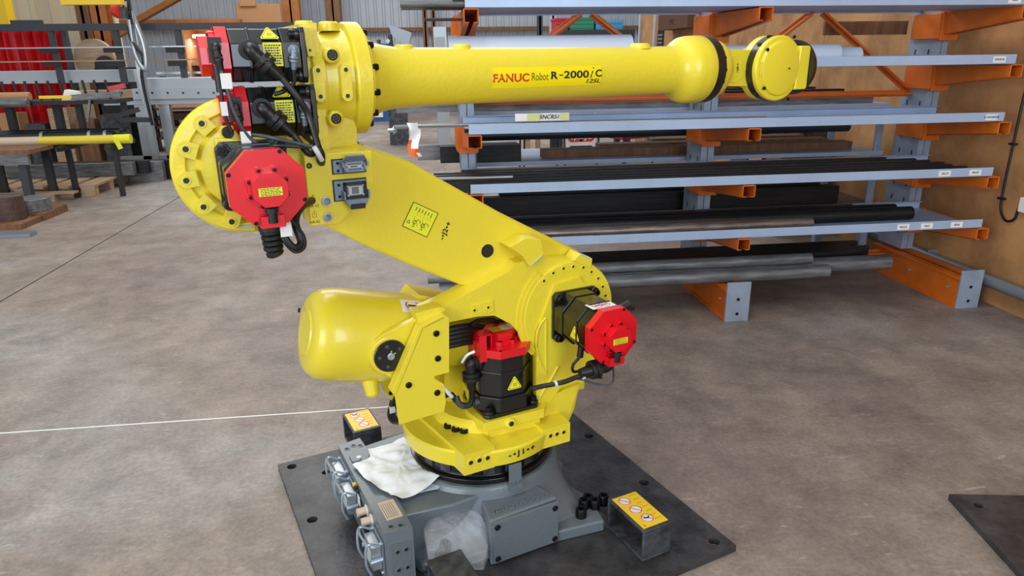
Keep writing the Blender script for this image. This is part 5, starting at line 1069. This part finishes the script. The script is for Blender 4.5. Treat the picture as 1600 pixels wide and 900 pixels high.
q = hr(1233.5, 107, 1, -.119); m.lathe([(0, .0035), (.0012, .0035)], (q.x, -.1192, q.z), (0, -1, 0), INK, 16)
q = hr(1190.5, 108, 1, -.1075); m.box(q.x-.005, q.x+.005, -.1095, -.105, q.z-.022, q.z+.022, YEL)
m.build('wrist_cover', RB, bevel=.002)
m = MB(); m.prism([(1.15, ZF+.070), (1.190, ZF+.070), (1.196, ZF+.064), (1.196, ZF-.064), (1.190, ZF-.070), (1.14, ZF-.070)], 'Y', -.112, .045, YEL)
m.lathe([(0, .078), (.03, .078)], (1.15, -.03, ZF), (1, 0, 0), YEL, 48); m.build('tool_flange_housing', RB, bevel=.005, seg=3)
m = MB(); m.lathe([(0, .090), (.012, .090), (.016, .086), (.026, .080), (.032, .074), (.034, .05), (.030, .045), (.030, 0)], (1.196, -.042, ZF), (1, 0, 0), BLK, 72)
for k in range(8): a_ = k*math.pi/4+.2; m.bolt((1.226, -.042+.062*math.cos(a_), ZF+.062*math.sin(a_)), (1, 0, 0), .005, .006, SILV)
m.build('tool_flange', RB)
# --- junction plate with connectors and air ports
YJ = -.195
m = MB(); m.py([(474, 243), (581, 237), (584, 290), (531, 349), (485, 353)], YJ, YJ+.004, YEL)
a_, b_ = hr(474, 243, 1, YJ), hr(581, 237, 1, YJ); m.box(a_.x, b_.x, YJ, YJ+.075, (a_.z+b_.z)/2-.003, (a_.z+b_.z)/2+.001, YEL)
c_ = hr(485, 353, 1, YJ); m.prism([(a_.x, a_.z), (a_.x+.004, a_.z), (c_.x+.004, c_.z), (c_.x, c_.z)], 'Y', YJ, YJ+.09, YEL)
JP = m.build('junction_plate', RB, bevel=.0015)
q = hr(483, 259, 1, YJ); m = MB(); m.lathe([(0, .0065), (.002, .0065), (.002, .003), (-.0, .003)], (q.x, YJ, q.z), (0, -1, 0), BOLT, 18); m.build('panel_screw', JP)
def heavy_connector(cx, cy, w_, h_, lid, rows):
    c = hr(cx, cy, 1, YJ); W_, H_ = w_/2, h_/2
    m = MB(); m.box(c.x-W_-.003, c.x+W_+.003, YJ-.0008, YJ, c.z-H_-.003, c.z+H_+.003, INK)
    m.box(c.x-W_, c.x+W_, YJ-.005, YJ-.0008, c.z-H_, c.z+H_, CONN)
    x0_, x1_ = c.x-W_*.45, c.x+W_*.92; z0_, z1_ = c.z-H_*.8, c.z+H_*.8
    for bx in ((x0_, x1_, z0_, z0_+.005), (x0_, x1_, z1_-.005, z1_), (x0_, x0_+.005, z0_, z1_), (x1_-.005, x1_, z0_, z1_)): m.box(bx[0], bx[1], YJ-.022, YJ-.005, bx[2], bx[3], CONN if lid > 0 else BLKM)
    m.box(x0_+.005, x1_-.005, YJ-.014, YJ-.005, z0_+.005, z1_-.005, CONN)
    m.box(x0_+.009, x1_-.009, YJ-.018, YJ-.014, z0_+.008, z1_-.008, PIN)
    for i in range(6):
        for k in range(rows): m.box(x0_+.018+i*(x1_-x0_-.038)/5-.0012, x0_+.018+i*(x1_-x0_-.038)/5+.0012, YJ-.0184, YJ-.018, z0_+.012+k*(z1_-z0_-.024)/(rows-1)-.0012, z0_+.012+k*(z1_-z0_-.024)/(rows-1)+.0012, INK)
    for xx in (x0_+.008, x1_-.008):
        for zz in (z0_+.007, z1_-.007): m.bolt((xx, YJ-.016, zz), (0, -1, 0), .0028, .003, SILV)
    for zz in (c.z-H_*.6, c.z+H_*.6): m.bolt((c.x-W_*.72, YJ-.005, zz), (0, -1, 0), .0035, .003, BOLT)
    ob = m.build('connector_socket', JP, bevel=.0012)
    m = MB(); s_ = 1 if lid > 0 else -1; zz = c.z+s_*(H_*.85)
    v0 = [(x0_-.004, YJ-.022, zz), (x1_+.004, YJ-.022, zz), (x1_-.006, YJ-.034, zz+s_*.014), (x0_+.006, YJ-.034, zz+s_*.014)]
    v1 = [(x, y+.004, z+s_*.003) for x, y, z in v0]; m.add(v0+v1, [(0, 1, 2, 3), (7, 6, 5, 4), (0, 4, 5, 1), (1, 5, 6, 2), (2, 6, 7, 3), (3, 7, 4, 0)], CONN)
    m.box(x0_-.005, x0_-.001, YJ-.03, YJ-.005, min(zz, c.z), max(zz, c.z), CONN); m.box(x1_+.001, x1_+.005, YJ-.03, YJ-.005, min(zz, c.z), max(zz, c.z), CONN)
    if lid < 0: m.box(x0_+.008, x1_-.010, YJ-.036, YJ-.024, zz-.022, zz-.010, BLKM)
    m.build('connector_lid', JP, bevel=.001)
heavy_connector(545, 259, .076, .030, 1, 3); heavy_connector(547, 296, .076, .046, -1, 5)
for px, py_, s_ in ((509.5, 314, 'AIR A2'), (511.5, 339, 'AIR B2')):
    c = hr(px, py_, 1, YJ); m = MB(); m.lathe([(0, .0125), (.006, .0125)], (c.x, YJ, c.z), (0, -1, 0), SILV, 6); m.lathe([(.006, .0105), (.010, .0105), (.010, .0085), (.004, .0055), (.004, 0)], (c.x, YJ, c.z), (0, -1, 0), SILV, 28); m.build('air_port', JP)
    t0 = hr(px-19.5, py_+8, 1, YJ-.0006); m = MB(); m.text(s_, .0085, plate_matrix(t0, (0, -1, 0), (0, 0, 1)), INK)
    u_ = hr(px-20, py_-3, 1, YJ-.0006)
    for a1_, b1_ in (((-.005, -.005), (.005, -.005)), ((-.005, -.005), (-.005, .004)), ((.005, -.005), (.005, .004)), ((-.005, .004), (-.002, .004)), ((.002, .004), (.005, .004)), ((0, -.001), (0, .010)), ((0, .010), (-.002, .007)), ((0, .010), (.002, .007))):
        m.bar(u_+Vector((a1_[0], 0, a1_[1])), u_+Vector((b1_[0], 0, b1_[1])), .0006, .0002, INK, up=(0, 1, 0))
    m.build('air_marking', JP)
# --- cables
def pts(*a_): return [hr(x, y, 1, Y) for x, y, Y in a_]
for k in range(5):
    m = MB(); m.tube(pts((680, 520+k*6.5, -.10), (708, 513+k*6.6, -.112), (735, 509+k*6.4, -.10), (762, 513+k*6, -.02), (790, 528+k*6, .005)), .0085, RUB); m.build('harness_cable', RB)
m = MB(); m.tube(pts((735, 508, -.115), (750, 501, -.10), (775, 502, -.04), (800, 516, -.02), (815, 530, -.01)), .0075, RUB)
q = hr(775, 502, 1, -.03); m.cyl(q-Vector((.003, 0, 0)), q+Vector((.003, 0, 0)), .0095, TIE, n=12); m.build('harness_cable', RB)
m = MB(); m.tube(pts((832, 607, -.21), (850, 603, -.23), (880, 597, -.26), (905, 588, -.29), (920, 587, -.30), (940, 588, -.315)), .0075, RUB); m.tube(pts((834, 610, -.20), (860, 601, -.235), (900, 592, -.275), (930, 600, -.30), (950, 602, -.32), (958, 594, -.33), (958, 570, -.35)), .003, BRK)
for px, py_, Y in ((868, 600, -.25), (911, 588, -.295)): q = hr(px, py_, 1, Y); m.cyl(q-Vector((.003, 0, 0)), q+Vector((.003, 0, .001)), .010, TIE, n=14)
m.build('drive_cable', RB)
m = MB(); m.tube([e1, e1+Vector((0, 0, -.03)), e1+Vector((-.012, 0, -.05)), e1+Vector((-.035, .01, -.045)), e1+Vector((-.06, .02, -.01))], .009, RUB); m.build('power_cable', RB)
for px, py_ in ((704, 612), (714, 598)): pass
m = MB(); m.tube(pts((684, 600, -.15), (693, 606, -.165), (700, 614, -.17), (706, 620, -.165)), .006, TIE); m.tube(pts((683, 604, -.15), (692, 612, -.165), (699, 620, -.17)), .006, RUB); m.build('cable_tie_bundle', RB)
m = MB(); m.tube(pts((722, 566, -.16), (730, 555, -.18), (742, 549, -.19)), .004, TIE); m.build('encoder_lead', RB)
m = MB()
for k in range(3): m.tube(pts((616, 618, -.05), (612+k*2, 632, -.05), (609+k*3, 648, -.045), (614+k*3, 658, -.04), (622, 660, -.02)), .008, RUB)
m.cyl(hr(608, 640, 1, -.05), hr(616, 638, 1, -.05), .013, TIE, n=12); m.build('hanging_cable_loop', RB)

# ------------------------------------------------------------------ things left on the base
def star_sheet(outl, z0, mt, amp, name, label, cat, thick=.0012, hump=0, seed=1, rings=12, ctr=None, zfun=None):
    rr = random.Random(seed); P_ = [hr(x, y, 2, z0) for x, y in outl]
    c = sum(P_, Vector())/len(P_) if ctr is None else hr(ctr[0], ctr[1], 2, z0)
    O = []
    for i in range(len(P_)):
        for k in range(6): O.append(P_[i].lerp(P_[(i+1) % len(P_)], k/6))
    n = len(O); from mathutils import noise
    v = [c]; 
    for j in range(1, rings+1):
        for p in O: v.append(c.lerp(p, j/rings))
    top = []
    for k, p in enumerate(v):
        d = (p-c).length; h = abs(noise.noise(p*17+Vector((seed, 0, 0))))*amp+abs(noise.noise(p*45))*amp*.35+(1-min(1, d/.12)**2)*hump
        z = (zfun(p) if zfun else z0)+.004+h; top.append(Vector((p.x, p.y, z)))
    bot = [p-Vector((0, 0, thick)) for p in top] if not hump else [Vector((p.x, p.y, (zfun(p) if zfun else z0)+.002)) for p in top]
    f = []; N = len(v)
    for i in range(n):
        k = (i+1) % n; f.append((0, 1+i, 1+k)); f.append((N, N+1+k, N+1+i))
        for j in range(rings-1):
            a_, b_ = 1+j*n, 1+(j+1)*n; f.append((a_+i, b_+i, b_+k, a_+k)); f.append((N+a_+i, N+a_+k, N+b_+k, N+b_+i))
        a_ = 1+(rings-1)*n; f.append((a_+i, N+a_+i, N+a_+k, a_+k))
    m = MB(); m.T = MR.to_4x4(); m.add(top+bot, f, mt, True); return single(m, name, label, cat, ang=55)
def ztop(p):                                              # height of the base under the sheet
    r_ = math.hypot(p.x, p.y); return .2065 if p.x < -.33 else .2065+min(.010, max(0, (.33-r_)*.1))
star_sheet([(575, 706), (631, 692), (642, 700), (656, 717), (668, 735), (696, 748), (660, 771), (629, 784), (602, 771), (585, 764), (568, 748), (551, 729), (579, 718)], .206, PAPER, .020, 'protective_paper', 'crumpled white paper sheet lying on grey robot base', 'paper', zfun=ztop, ctr=(625, 735))
PAPB = mat('bluish_white_paper', (205, 214, 226), .6)
star_sheet([(650, 755), (694, 755), (684, 766), (640, 776)], .200, PAPB, .003, 'plastic_sleeve', 'pale blue sleeve peeking out under the crumpled white paper', 'sleeve', seed=5, zfun=lambda p: .2005)
star_sheet([(670, 812), (700, 809), (745, 812), (762, 826), (762, 850), (755, 868), (730, 868), (700, 862), (668, 860), (662, 838)], .125, FILM, .018, 'clear_bag', 'clear plastic bag leaning on the grey robot base beside the cover plate', 'bag', hump=.05, seed=9, rings=10, ctr=(712, 840), zfun=lambda p: .075+max(0, min(.05, (p.y+.33)*.6)))
